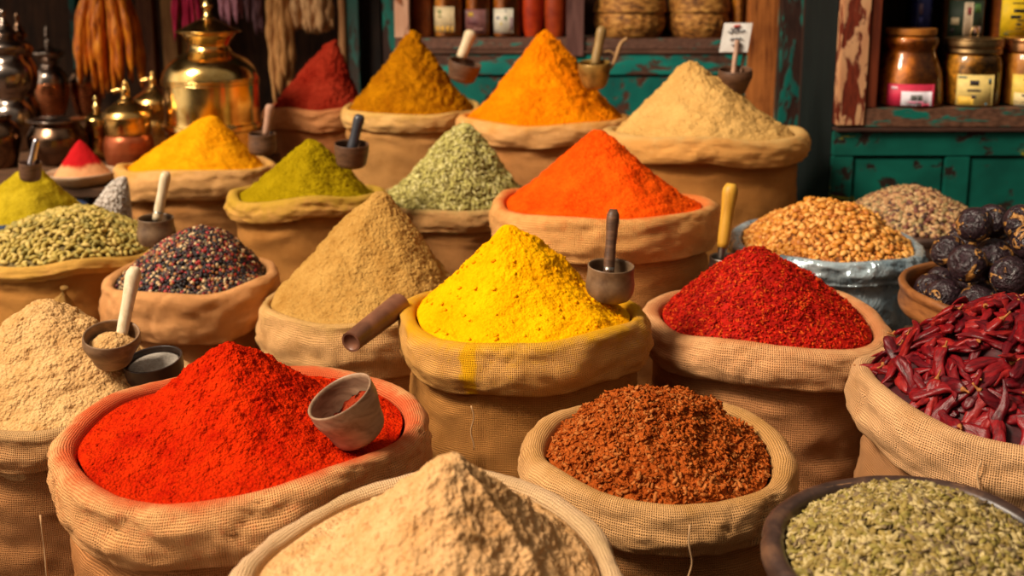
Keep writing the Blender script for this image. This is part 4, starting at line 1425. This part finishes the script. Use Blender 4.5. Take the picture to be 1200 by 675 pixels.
jar('spice_jar', 'jar with white label of small blue, green and yellow marks on the jar shelf', shelf_x(594), yj, zj, cyl(jr3, .34), M_AMBER, lidp(jr3, .34), M_AMBER, (jr3 + .001, -60, 24, .025, .16, (236, 226, 204)),
    [(-42, -30, .10, .116, (70, 84, 120)), (-8, 0, .095, .118, (70, 112, 60)), (-26, -18, .068, .082, (222, 196, 84)), (-8, 2, .142, .148, (90, 84, 84)), (12, 22, .04, .11, (170, 140, 146)), (-58, -30, .034, .038, (110, 104, 100))], group='jars on the middle shelf')
M_REDPOT = m_plain('orange red pot', (206, 66, 16), (160, 40, 8), .5, 10, .2)
M_REDPOT2 = m_plain('orange brown pot', (186, 72, 22), (146, 46, 12), .5, 10, .25)
for (u0, u1, m, lab) in ((611, 637, M_REDPOT, 'bright orange red barrel shaped pot on the jar shelf'), (637, 664, M_REDPOT2, 'orange brown barrel shaped pot beside the mauve post on the jar shelf')):
    r = mpx(u0, u1, yj) / 2 - .002
    jar('barrel_pot', lab, shelf_x((u0 + u1) / 2), yj, zj, [(r * .72, 0), (r * .9, .05), (r * 1.0, .14), (r * .97, .22), (r * .8, .30), (r * .74, .33)], m, [(r * .78, .331), (r * .8, .345), (r * .4, .37), (.001, .375)], m, group='barrel pots on the jar shelf', glass=False, cat='pot')

# carved brown pots on the right half of the shelf
def carved(u0, u1, seed, label):
    x, r = shelf_x((u0 + u1) / 2), mpx(u0, u1, yj) / 2 - .008
    h = cz(13, yj) - zj
    o = thing('carved_pot', label, 'pot', (x, yj, zj), 'carved pots on the shelf')
    M = Mat('carved clay ' + 'ab'[seed % 2], .6, 0, .4)
    n = M.noise(M.coord('Object', (1, 1, 2.5)), 22, 5, .6, .6)
    M.color(M.ramp(n, [(.36, lin((70, 38, 16))), (.5, lin((180, 116, 48))), (.66, lin((226, 168, 84)))]))
    M.bump(n, .8, .012)
    w = lambda R, Z, T, S: (R * (1 + .010 * np.sin(T * 22 + seed) * (Z > h * .25) * (Z < h * .8) + .006 * np.sin(T * 5)), Z)
    V, F4, F3, uv = lathe(catmull([(r * .80, 0), (r * .88, h * .12), (r * .98, h * .42), (r, h * .7), (r * .96, h * .93), (r * .9, h * .96)], 40), 132, w, True, True)
    obj('pot_base', Geo().add(V, F4, F3), M.m, o)
    V, F4, F3, uv = lathe(catmull([(r * .90, h * .965), (r * 1.02, h * .98), (r * 1.0, h * 1.25), (r * .94, h * 1.55), (r * .7, h * 1.85), (r * .3, h * 2.0), (r * .10, h * 2.1), (r * .12, h * 2.25), (.001, h * 2.3)], 40), 132, w, True, True)
    obj('pot_lid', Geo().add(V, F4, F3), M.m, o)
carved(695, 781, 1, 'wide carved brown lidded pot just right of the mauve post')
carved(781, 855, 2, 'carved reddish brown lidded pot, second right of the mauve post')
r = mpx(856, 880, yj) / 2
jar('spice_jar', 'golden orange jar behind the price card at right end of the jar shelf', shelf_x(867), yj, zj, cyl(r, .34), m_plain('orange grains', (222, 150, 50), (170, 96, 30), .4, 40, .3), lidp(r, .34), M_AMBER, group='jars on the middle shelf')

# ------------------------------------------------------------------ right cupboard
YR = 3.95
def rx(u, v=130, y=YR):
    return at_y(u, v, y)[0]
def rz(v, y=YR):
    return at_y(1080, v, y)[2]
x0, x1 = rx(980), rx(980) + 1.05
zsr = rz(127)
M_JAMB = m_paint('chipped cream jamb', (206, 156, 112), (188, 132, 92), (120, 44, 22), .485, (7, 7, 2.2))
M_TEALR = m_paint('deep green teal', (0, 74, 62), (4, 98, 82), (46, 32, 24), .575, (2.2, 2.2, 3), (150, 140, 30))
M_EDGE = m_paint('scuffed shelf edge', (6, 96, 82), (14, 116, 100), (116, 78, 58), .44, (2, 3, 8))
M_MAHOG = m_wood('mahogany side', (70, 26, 14), (122, 54, 28), .5, (9, 9, 1))
cup = thing('cupboard', 'deep teal panelled cupboard with open jar shelf on the right', 'cupboard', ((x0 + x1) / 2, YR, 0))
ox2 = (x0 + x1) / 2
def rpart(name, a, b, c, d, e, f, mat, bev=.004):
    return obj(name, Geo().add(*box(a - ox2, b - ox2, c, d, e, f, bev)), mat, cup, smooth=False)
part_label(rpart('jamb', x0, rx(1013), -.012, .04, rz(147), 2.0, M_JAMB), 'chipped cream and red brown jamb')
rpart('inner_side', rx(1013) + .001, rx(1027), .0, .5, zsr + .002, 2.0, M_MAHOG)
rpart('jamb', x1 - .08, x1, -.012, .04, rz(147), 2.0, M_JAMB)
rpart('shelf_board', rx(1013) + .002, x1 - .002, -.004, .50, rz(149), zsr, M_EDGE)
rpart('rail_moulding', x0, x1, -.022, .04, rz(154), rz(149) - .002, m_wood('dark moulding', (52, 32, 26), (88, 58, 46), .6, (2, 10, 10)))
rpart('top_rail', x0, x1, .0, .04, rz(183), rz(154) - .002, M_TEALR)
rpart('stile', x0, rx(1004), .0, .04, .0, rz(183) - .002, M_TEALR)
rpart('stile', rx(1113), rx(1142), .0, .04, .0, rz(183) - .002, M_TEALR)
rpart('stile', x1 - .10, x1, .0, .04, .0, rz(183) - .002, M_TEALR)
rpart('raised_panel', rx(1004) + .006, rx(1113) - .006, .010, .03, .02, rz(183) - .010, M_TEALR, .006)
rpart('raised_panel', rx(1142) + .006, x1 - .106, .010, .03, .02, rz(183) - .010, M_TEALR, .006)
rpart('back_board', x0, x1, .50, .53, 0, 2.0, m_wood('dark back', (30, 14, 8), (58, 30, 16), .8, (8, 8, 1)))
rpart('side_panel', x0, x0 + .02, .042, .50, 0, 2.0, m_wood('shade painted side', (5, 9, 8), (13, 20, 18), .7, (9, 9, 1)))  # shade on the cupboard's side put into its near-black colour
rpart('top_board', x0, x1, -.01, .53, 2.002, 2.04, M_MAHOG)
yk = YR + .14
def kx(u, y=yk):
    return at_y(u, 90, y)[0]
def kr(a, b, y=yk):
    return (at_y(b, 90, y)[0] - at_y(a, 90, y)[0]) / 2
zk = zsr + .0005
M_PICKLE = m_plain('brown pickle', (236, 146, 40), (158, 80, 16), .45, 34, .7)
M_PICKLE2 = m_plain('oily mixed pickle', (216, 150, 44), (110, 74, 22), .4, 42, .6)
M_MUSTJ = m_plain('mustard paste', (206, 142, 52), (176, 110, 34), .45, 30, .4)
hz = lambda v: at_y(1080, v, yk)[2] - zk
r = kr(1026, 1102) * 1.06
jar('pickle_jar', 'large brown jar with narrow neck and pink label, left on the cupboard shelf', kx(1064), yk, zk,
    [(r * .94, 0), (r, .012), (r * .98, hz(105)), (r * .92, hz(85)), (r * .76, hz(65)), (r * .72, hz(58)), (r * .78, hz(50)), (r * .76, hz(44)), (r * .66, hz(41))], M_PICKLE,
    [(r * .66, hz(40.5)), (r * .69, hz(40)), (r * .70, hz(34)), (r * .66, hz(33)), (.001, hz(33))], m_plain('amber lid', (190, 120, 50), (160, 92, 34), .35, 20, .1),
    (r + .0015, -54, 22, hz(125), hz(95), (206, 40, 74)), [(-30, 18, hz(122), hz(103), (232, 222, 232)), (-16, 2, hz(113), hz(107), (96, 96, 92)), (-20, 4, hz(116), hz(114.5), (226, 110, 150)), (-46, -36, hz(101), hz(98), (240, 200, 210)), (2, 14, hz(120), hz(117), (226, 80, 110)), (-14, -6, hz(119), hz(118), (150, 140, 150))], group='front jars in the cupboard')
r = kr(1105, 1171)
V, F4, F3, uv = tube(catmull([(-.014, 0, hz(44)), (-.016, 0, hz(38)), (0, 0, hz(31)), (.016, 0, hz(38)), (.014, 0, hz(44))], 20), .0038, 8)
jar('pickle_jar', 'glass jar with ridged metal lid, ring and pale yellow label in the cupboard', kx(1138), yk, zk,
    [(r * .90, 0), (r * .98, .012), (r, hz(100)), (r * .99, hz(75)), (r * .93, hz(66)), (r * .86, hz(62))], M_PICKLE2,
    [(r * .88, hz(62.5)), (r * .96, hz(61)), (r * .94, hz(56)), (r * .97, hz(53)), (r * .95, hz(47)), (r * .88, hz(44)), (.001, hz(42.5))], m_metal('tarnished lid', (176, 142, 96), .3),
    (r + .0015, -50, 20, hz(128), hz(85), (236, 204, 120)), [(-46, -18, hz(127), hz(110), (240, 190, 70)), (-26, -10, hz(97), hz(91), (50, 40, 36)), (-30, -6, hz(104), hz(101.5), (60, 48, 44)), (-22, -14, hz(112), hz(108), (70, 56, 48)), (-20, -17, hz(123), hz(119), (60, 70, 60)), (8, 14, hz(95), hz(89), (90, 110, 110)), (-48, -32, hz(89), hz(87), (70, 110, 110)), (4, 8, hz(120), hz(117), (80, 130, 150))],
    group='front jars in the cupboard', knob=Geo().add(V, F4, F3))
r = kr(1172, 1236)
jar('pickle_jar', 'mustard coloured jar with copper lid and yellow label, cut by the right edge', kx(1204.5), yk, zk,
    [(r * .92, 0), (r * .99, .012), (r, hz(100)), (r * .99, hz(72)), (r * .93, hz(64)), (r * .86, hz(60))], M_MUSTJ,
    [(r * .88, hz(60.5)), (r * .96, hz(59)), (r * .95, hz(50)), (r * .9, hz(44)), (.001, hz(42))], m_metal('copper lid', (208, 150, 100), .25),
    (r + .0015, -56, 10, hz(127), hz(85), (236, 198, 84)), [(-50, 4, hz(125), hz(106), (240, 214, 150)), (-34, -16, hz(92), hz(89), (60, 50, 40)), (-30, 0, hz(105), hz(104), (90, 80, 60)), (-36, -20, hz(110), hz(107.5), (90, 80, 70)), (-48, 2, hz(117), hz(116), (140, 120, 90)), (-48, -10, hz(122), hz(121), (120, 110, 90))], group='front jars in the cupboard')
# tall bottles standing behind
yb = YR + .36
hb = lambda v: at_y(1080, v, yb)[2] - zk
bx = lambda u: at_y(u, 60, yb)[0]
br = lambda a, b: (at_y(b, 60, yb)[0] - at_y(a, 60, yb)[0]) / 2
def bottle(u0, u1, mat, label, lab, marks, top=.62):
    r = br(u0, u1)
    jar('tall_jar', label, bx((u0 + u1) / 2), yb, zk, [(r * .92, 0), (r, .015), (r, .3), (r, top * .8), (r * .9, top * .86), (r * .6, top * .93), (r * .55, top)], mat,
        [(r * .58, top * .985), (r * .62, top), (r * .62, top * 1.06), (.001, top * 1.07)], m_metal('jar cap ' + label[:4], (150, 110, 60), .3), (r + .0015,) + lab, marks, group='tall jars at the back of the cupboard')
bottle(1060, 1090, m_plain('blue bottle', (36, 48, 130), (16, 20, 70), .25, 12, .05), 'tall blue bottle behind the narrow necked jar in the cupboard', (-30, 20, hb(34), hb(-10), (52, 58, 120)), [(-26, -12, hb(16), hb(4), (150, 120, 140)), (-24, -10, hb(28), hb(20), (90, 90, 160))])
bottle(1099, 1149, m_plain('olive jar', (120, 74, 30), (74, 44, 18), .35, 20, .2), 'tall jar with green and cream fruit label behind the ring lidded jar', (-58, 34, hb(42), hb(0), (52, 66, 50)), [(-20, 2, hb(40), hb(2), (226, 200, 168)), (-12, -2, hb(17), hb(8), (150, 40, 50)), (6, 22, hb(14), hb(4), (96, 140, 76)), (-50, -30, hb(28), hb(20), (214, 190, 150)), (8, 26, hb(38), hb(30), (196, 150, 130)), (-50, -40, hb(38), hb(32), (40, 26, 24))])
bottle(1153, 1204, m_plain('amber tall jar', (140, 74, 24), (96, 46, 14), .35, 20, .2), 'tall jar with bright yellow label and black drawing behind the copper lid', (-44, 34, hb(42), hb(-6), (236, 196, 24)), [(-16, 12, hb(14), hb(10), (40, 36, 24)), (-22, 2, hb(21), hb(17), (46, 40, 26)), (-6, 12, hb(24), hb(22), (60, 52, 30)), (-8, 4, hb(29), hb(26), (60, 52, 30)), (-20, 14, hb(4), hb(2.5), (70, 60, 30)), (-30, 22, hb(36), hb(35), (120, 100, 30)), (-10, 6, hb(33), hb(31.5), (70, 60, 30)), (-34, -24, hb(40), hb(37), (110, 96, 30))])

# ------------------------------------------------------------------ display bench with the metalware
ZB = .62
M_BENCH = m_wood('bench boards', (58, 38, 24), (104, 70, 44), .7, (1.2, 10, 10))
bench = thing('display_bench', 'low dark board bench carrying the metal pots, back left', 'bench', (-2.6, 5.4, 0))
for (y0, y1, xa, xb) in ((4.17, 4.60, -3.45, -1.75), (4.605, 4.80, -3.45, -1.22), (4.805, 5.08, -3.45, -1.22), (5.085, 5.5, -3.45, -1.48), (5.505, 5.95, -3.45, -1.48), (5.955, 6.4, -3.45, -1.48)):
    obj('board', Geo().add(*box(xa + 2.6, xb + 2.6, y0 - 5.4, y1 - 5.4, ZB - .04, ZB, .004)), M_BENCH, bench, smooth=False)
for (x, y) in ((-3.4, 4.25), (-1.82, 4.25), (-1.30, 4.95), (-1.56, 6.3), (-3.4, 6.3), (-1.30, 4.66)):
    obj('leg', Geo().add(*box(x + 2.6 - .03, x + 2.6 + .03, y - 5.4 - .03, y - 5.4 + .03, 0, ZB - .042, .004)), M_BENCH, bench, smooth=False)

M_BRASS = m_metal('polished brass', (230, 194, 122), .17, (196, 150, 78), .04, 16)
M_BRASSD = m_metal('old brass', (218, 172, 100), .22, (140, 92, 36), .06, 20)
M_COPPER = m_metal('warm copper', (206, 128, 84), .24, (150, 84, 52), .08, 20)
M_SILVER = m_metal('old silver', (176, 158, 146), .2, (110, 92, 80), .08, 16)
M_DARKM = m_metal('dark bronze', (128, 98, 76), .22, (70, 50, 38), .08, 16)

def pot(name, label, u, vb, parts, cat='pot', group=None, back=0.0):
    """parts: (part name, [(half width px, row)...], material) top of each list is its upper end"""
    zc = depth_on(vb, ZB)
    c = at(u, vb, zc)
    o = thing(name, label, cat, (c[0], c[1], ZB), group)
    for k, (pn, prof, mat) in enumerate(parts):
        pr = np.array([(max(h, .05) * zc / FPX, max((vb - v) * zc / FPX / .985, 0)) for h, v in prof])[::-1]
        V, F4, F3, uv = lathe(catmull(pr, max(24, len(pr) * 7)), 56, None, True, True)
        obj(pn, Geo().add(V, F4, F3), mat, o)
    return o
# the big brass urn
pot('brass_urn', 'big polished brass urn with pointed lid and round finial, behind the golden cone', 252, 188, [
    ('finial', [(.5, 3), (3, 6), (5.5, 10), (6, 12.5), (3.5, 15), (3.5, 19), (5.5, 23), (8, 26)], M_BRASS),
    ('lid', [(6, 25.5), (13, 28), (24, 33.5), (35, 38.5), (37, 40), (34, 41.5), (28, 42)], M_BRASS),
    ('neck', [(29, 42), (29.5, 44), (26, 48), (22.5, 54), (22, 57), (23.5, 60), (25, 62)], M_BRASS),
    ('urn_body', [(22, 61), (29, 65), (40, 71), (49, 80), (53.5, 90), (54, 93.5), (53, 95), (53, 99), (53.5, 120), (53.5, 141), (56, 144), (56.5, 149), (54, 151.5), (54, 165), (52, 180), (48, 188)], M_BRASS)], cat='urn')
# band ring on the urn
u_ = COL.objects['brass_urn']
zc = depth_on(188, ZB)
k = zc / FPX
for v in (94, 98, 143.5):
    zz_ = (188 - v) * k / .985
    t = np.linspace(0, 2 * PI, 61)
    rr_ = (54.2 if v < 120 else 56.6) * k
    obj('raised_band', Geo().add(*tube(np.stack([rr_ * np.cos(t), rr_ * np.sin(t), 0 * t + zz_], 1), .004, 8)[:3]), M_BRASS, u_)
# brass pots with spouted lids
def brass_pot(u, vb, sc, label, bm, lower):
    zc = depth_on(vb, ZB)
    P = lambda L: [(h * sc, vb - (100 - v) * sc) for h, v in L]
    o = pot('brass_pot', label, u, vb, [
        ('finial', P([(.5, 0), (2.5, 3), (3.2, 7), (4.5, 10), (5, 14), (5, 19), (8, 22), (11, 25)]), bm),
        ('lid', P([(10, 24.5), (17, 29), (25, 35), (28, 40), (28.5, 42), (27, 43)]), bm),
        ('pot_body', P([(26, 42.5), (26.5, 50), (25.5, 60), (24, 63)]), bm),
        ('pot_base', P([(24.5, 62.5), (27.5, 70), (28, 82), (25.5, 94), (23, 100)]), lower)], group='brass pots with spouted lids')
    f = sc * zc / FPX
    pts = catmull(np.array([(-2, 0, 89), (-8, -1, 90), (-13, -2, 88.5), (-15.5, -2, 89.5)]) * f, 10)
    obj('spout', Geo().add(*tube(pts, np.linspace(3.2, 1.6, 10) * f, 10)[:3]), bm, o)
    return o
brass_pot(153, 195, 1.0, 'squat brass pot with bird shaped spout on its lid, right of the red cone', M_BRASSD, m_plain('orange red band', (176, 92, 52), (150, 66, 34), .3, 14, .1, .5, .6))
brass_pot(184, 172, .88, 'smaller brass pot with spouted lid, between the squat pot and the urn', M_BRASSD, M_BRASSD)
pot('small_brass_jar', 'small brass jar with beaded finial behind the red powder cone', 117, 186, [
    ('finial', [(.5, 113), (1.8, 115), (2.2, 118), (1.2, 120), (2.6, 123), (4, 127), (2.2, 130), (5, 132)], M_BRASS),
    ('lid', [(4, 131.5), (10, 135), (14, 139), (14.5, 141)], M_BRASS),
    ('jar_body', [(13, 140.5), (14, 148), (13, 158), (14, 166), (15, 176), (13, 186)], M_BRASSD)], cat='jar')
# silver and copper pots
pot('tall_silver_pot', 'tall tiered silver pot with ball finial at the far left', 17, 176, [
    ('finial', [(.5, 14), (2.8, 17), (3, 20.5), (1.6, 24), (3, 27), (7, 33)], M_SILVER),
    ('lid', [(6, 32), (11, 38), (16, 42), (12, 46), (18, 50), (24, 56), (22, 62), (16, 67)], M_SILVER),
    ('pot_body', [(16, 66), (18, 72), (24, 80), (26, 90), (24, 102), (17, 112), (15, 118), (22, 128), (25, 144), (22, 160), (18, 176)], M_SILVER)], group='tall tiered pots')
pot('tall_silver_pot', 'tall shadowy tiered pot just right of the silver one, far left', 32, 166, [
    ('finial', [(.5, 18), (2, 21), (2.4, 25), (2, 30), (6, 37)], M_DARKM),
    ('lid', [(5, 36), (9, 44), (6, 49), (12, 54), (15, 60), (12, 68)], M_DARKM),
    ('pot_body', [(11, 67), (16, 78), (18, 90), (15, 104), (11, 112), (16, 124), (18, 140), (14, 166)], M_DARKM)], group='tall tiered pots')
pot('copper_pot', 'silver necked copper pot with tall beaded finial, left of the hanging orange bunch', 63, 144, [
    ('finial', [(.5, 33), (1.5, 36), (2.2, 39), (1.3, 41), (2.6, 44), (1.5, 47.5), (3, 51), (2.6, 55), (6, 58)], M_SILVER),
    ('neck', [(6, 57.5), (13, 60), (17.5, 63), (16, 67), (11, 72), (9, 77), (11, 80)], M_SILVER),
    ('shoulder', [(10, 79.5), (14, 82), (18, 88), (19.5, 95), (19.5, 98)], M_SILVER),
    ('pot_body', [(19.5, 97.5), (19.8, 104), (18.5, 116), (15, 130), (11, 138), (10, 144)], M_COPPER)], group='copper pots with silver tops')
pot('copper_pot', 'copper pot with dark silver dome, partly behind the hanging orange bunch', 103, 139, [
    ('finial', [(.5, 60), (4, 63), (6, 67), (5.5, 71), (3.5, 75), (5, 78)], M_DARKM),
    ('shoulder', [(4.5, 77.5), (9, 81), (15, 86), (18.5, 93), (18.8, 97)], M_DARKM),
    ('pot_body', [(18.8, 96.5), (19, 102), (17, 116), (14, 130), (12, 139)], M_COPPER)], group='copper pots with silver tops')
pot('bronze_bowl', 'wide dark bronze bowl with flared rim behind the red powder plate', 70, 192, [
    ('bowl_rim', [(30, 139), (32, 140), (30, 142.5), (24, 145)], M_SILVER),
    ('bowl_body', [(24, 144.5), (28, 150), (33, 160), (32, 172), (25, 184), (18, 192)], M_DARKM)], cat='bowl')
pot('bronze_bowl', 'dark bronze pot half cut by the left edge, above the olive powder', 2, 196, [
    ('bowl_rim', [(14, 136), (16, 138), (14, 141)], M_DARKM),
    ('bowl_body', [(13, 140.5), (20, 148), (24, 160), (22, 176), (16, 196)], M_DARKM)], cat='bowl')
# teardrop hanging lamp above the copper pot is a dim pot on a shelf bracket in the photo: only its lower end shows
# plate of red powder
M_PLATE = m_plain('pale clay plate', (198, 168, 138), (168, 132, 102), .5, 20, .15)
zc = depth_on(214, ZB + .005)
c = at(97, 214, zc)
o = thing('clay_plate', 'pale shallow clay plate under the red powder cone, back left', 'plate', (c[0], c[1], ZB + .0005))
kk = zc / FPX
V, F4, F3, uv = lathe(catmull(np.array([(.1, 4), (24, 5), (35, 13), (38, 15), (39.5, 14), (37, 9), (26, 0), (.1, 0)]) * kk, 40), 64)
obj('plate_dish', Geo().add(V, F4, F3), M_PLATE, o)
def cone(name, r0, z0, z1, c, mat, label, seed, e=.1):
    pr = [(r0 * t, z0 + (z1 - z0) * (math.sqrt(1 + e * e) - math.sqrt(t * t + e * e)) / (math.sqrt(1 + e * e) - e)) for t in np.linspace(.005, 1, 40)]
    V, F4, F3, uv = lathe(pr, 90, lambda R, Z, T, S: (R * (1 + .03 * np.sin(3 * T + seed)), Z + .004 * fbm(np.stack([np.cos(T) * R * 40, np.sin(T) * R * 40, Z * 40], -1), 3)), True, True)
    return tag(obj(name, Geo().add(V, F4, F3), mat, loc=c), label, 'spice', None, 'stuff')
M = Mat('red over peach powder', .95, 0, .1)
_sep = M.node('ShaderNodeSeparateXYZ')
M.put(_sep.inputs[0], M.coord('Object'))
_h = M.math('ADD', _sep.outputs[2], M.math('MULTIPLY', M.noise(M.coord('Object'), 14, 3), .05))
M.color(M.mix(M.step(_h, .105, .125), lin((214, 150, 102)), lin((176, 22, 26))))
M.bump(M.noise(M.coord('Object'), 60, 3), .5, .006)
cone('layered_powder', 31 * kk, 11 * kk, 52 * kk, (c[0], c[1], ZB), M.m, 'red over peach coloured powder cone on the pale plate, back left', 1, .10)

# ------------------------------------------------------------------ hanging bunches on a rail
YH = 5.85
ZR = 1.72
rail = thing('hanging_rail', 'tan wooden rail on posts that carries the hanging bunches, back left', 'rail', (-2.2, YH, 0))
xa, xb = -3.55, at_y(400, 40, YH)[0]
M_POLE = m_wood('tan pole', (150, 98, 56), (206, 150, 100), .65, (12, 12, 1.5))
t = np.linspace(0, 1, 8)[:, None]
obj('cross_pole', Geo().add(*tube(np.array([xa + 2.2, 0, ZR]) + (np.array([xb - xa, 0, 0]) * t), .022, 12)[:3]), M_POLE, rail)
for x in (xa, xb):
    obj('upright_pole', Geo().add(*tube(np.array([x + 2.2, .045, 0]) + np.array([0, 0, 1.85]) * t, .024, 14)[:3]), M_POLE, rail)

def bunch(name, label, u0, u1, v_end, n, rad, mat, seed, y=YH, loop=False, jitter=.25, tip=1.0, part='strand', lean=0.0, thick=.35):
    rg = np.random.RandomState(seed)
    x0, x1 = at_y(u0, 30, y)[0], at_y(u1, 30, y)[0]
    xm = (x0 + x1) / 2
    o = thing(name, label, 'bunch', (xm, y, ZR + .022), 'bunches hanging from the rail')
    V, F4, F3, uv = tube(catmull(np.array([(0, -.004, -.075), (0, -.036, -.045), (0, -.036, -.005), (0, 0, .014), (0, .036, -.005), (0, .036, -.045), (0, .004, -.075)]), 14), .008, 8)
    obj('tie_cord', Geo().add(V, F4, F3), M_THREAD, o)
    for i in range(n):
        f = (i + .5) / n
        f = f + rg.normal() * .06
        xe = (x0 + (x1 - x0) * f) - xm
        ye = rg.uniform(-1, 1) * (x1 - x0) * thick
        w = abs(2 * f - 1)
        ve = v_end - rg.uniform(0, jitter) * (v_end + 20) - w * 6
        zb = at_y(600, ve, y)[2] - (ZR + .022)
        P = catmull([(rg.normal() * .012, rg.normal() * .008, -.07), (xe * .55, ye * .55, zb * .33), (xe * .95, ye * .9, zb * .68), (xe * (1.02 + lean) + rg.normal() * .008, ye, zb)], 22)
        t = np.linspace(0, 1, 22)
        rr = rad * rg.uniform(.75, 1.25) * (.45 + .75 * np.sin(np.clip(t * 1.05, 0, 1) * PI * .86) ** .8) * (1 + .18 * np.sin(t * 26 + i) * tip)
        rr[-1] *= .25
        rr[-2] *= .7
        obj(part, Geo().add(*tube(P, rr, 10, True, .75)), mat, o)
    return o
M_ORB = Mat('orange dried skin', .45, 0, .5)
_n = M_ORB.noise(M_ORB.coord('Object', (6, 6, 1)), 9, 5, .6, .4)
M_ORB.color(M_ORB.ramp(_n, [(.34, lin((126, 54, 4))), (.5, lin((212, 110, 10))), (.66, lin((244, 156, 34)))]))
M_ORB.bump(_n, .5, .01)
bunch('hanging_bunch', 'big bunch of long orange dried strips hanging above the brass pots', 92, 160, 118, 40, .026, M_ORB.m, 1, jitter=.40, thick=.3)
def m_yarn(name, c1, c2):
    M = Mat(name, .95, 0, .1)
    n = M.noise(M.coord('Object', (30, 30, 2)), 4, 4, .6)
    M.color(M.ramp(n, [(.34, lin(c1)), (.64, lin(c2))]))
    M.bump(n, .8, .008)
    return M.m
bunch('hanging_tassel', 'crimson wool tassel hanging left of the urn finial', 205, 236, 56, 14, .014, m_yarn('crimson wool', (128, 20, 46), (190, 50, 84)), 2, jitter=.25)
bunch('hanging_tassel', 'mauve pink wool tassel hanging right of the urn finial', 258, 284, 34, 13, .016, m_yarn('mauve wool', (120, 70, 86), (196, 140, 156)), 3, jitter=.3, lean=-.1)
bunch('hanging_tassel', 'dark plum grey wool tassel between mauve tassel and tan strips', 288, 307, 46, 10, .018, m_yarn('plum wool', (56, 36, 42), (112, 82, 88)), 4, jitter=.3)
bunch('hanging_strips', 'long tan cloth strips hanging right of the brass urn', 315, 341, 135, 7, .028, m_yarn('tan strips', (150, 98, 48), (216, 162, 104)), 5, jitter=.45, thick=.2)
bunch('hanging_hank', 'thick cream wool hank hanging above the brick red cone', 346, 389, 42, 15, .036, m_yarn('cream wool', (168, 116, 70), (228, 186, 136)), 6, jitter=.06, thick=.3)
# ------------------------------------------------------------------ light
W = bpy.data.worlds.new('world')
SC.world = W
W.use_nodes = True
bg = W.node_tree.nodes['Background']
t_ = W.node_tree
def wn(typ, **k):
    n = t_.nodes.new(typ)
    for a, b in k.items():
        setattr(n, a, b)
    return n
tc = wn('ShaderNodeTexCoord')
sx = wn('ShaderNodeSeparateXYZ')
t_.links.new(tc.outputs['Generated'], sx.inputs[0])
up = wn('ShaderNodeMapRange', interpolation_type='SMOOTHSTEP')     # open sky above the street
t_.links.new(sx.outputs[2], up.inputs[0])
up.inputs[1].default_value, up.inputs[2].default_value, up.inputs[3].default_value, up.inputs[4].default_value = -.02, .9, .025, .38
dt = wn('ShaderNodeVectorMath', operation='DOT_PRODUCT')           # bright end of the street, to the left
t_.links.new(tc.outputs['Generated'], dt.inputs[0])
dt.inputs[1].default_value = Vector((-.86, -.42, .30)).normalized()
lo = wn('ShaderNodeMapRange', interpolation_type='SMOOTHSTEP')
t_.links.new(dt.outputs['Value'], lo.inputs[0])
lo.inputs[1].default_value, lo.inputs[2].default_value, lo.inputs[3].default_value, lo.inputs[4].default_value = .76, .99, 0, 1.8
ad = wn('ShaderNodeMath', operation='ADD')
t_.links.new(up.outputs[0], ad.inputs[0])
t_.links.new(lo.outputs[0], ad.inputs[1])
t_.links.new(ad.outputs[0], bg.inputs[1])
bg.inputs[0].default_value = (1.0, .84, .66, 1)

def area(name, loc, target, size, power, col, size_y=None):
    l = bpy.data.lights.new(name, 'AREA')
    l.shape = 'RECTANGLE'
    l.size = size
    l.size_y = size_y or size
    l.energy = power
    l.color = col
    o = bpy.data.objects.new(name, l)
    COL.objects.link(o)
    o.location = loc
    d = Vector(target) - Vector(loc)
    o.rotation_euler = d.to_track_quat('-Z', 'Y').to_euler()
    return o
area('street_light', (-5.0, .3, 6.8), (.1, 2.7, .7), 2.6, 1500, (1.0, .86, .68))

SC.view_settings.view_transform = 'Standard'
SC.view_settings.look = 'None'
SC.view_settings.gamma = 1
SC.view_settings.use_curve_mapping = False
SC.view_settings.exposure = -0.32
SC.cycles.use_denoising = True
SC.cycles.max_bounces = 6
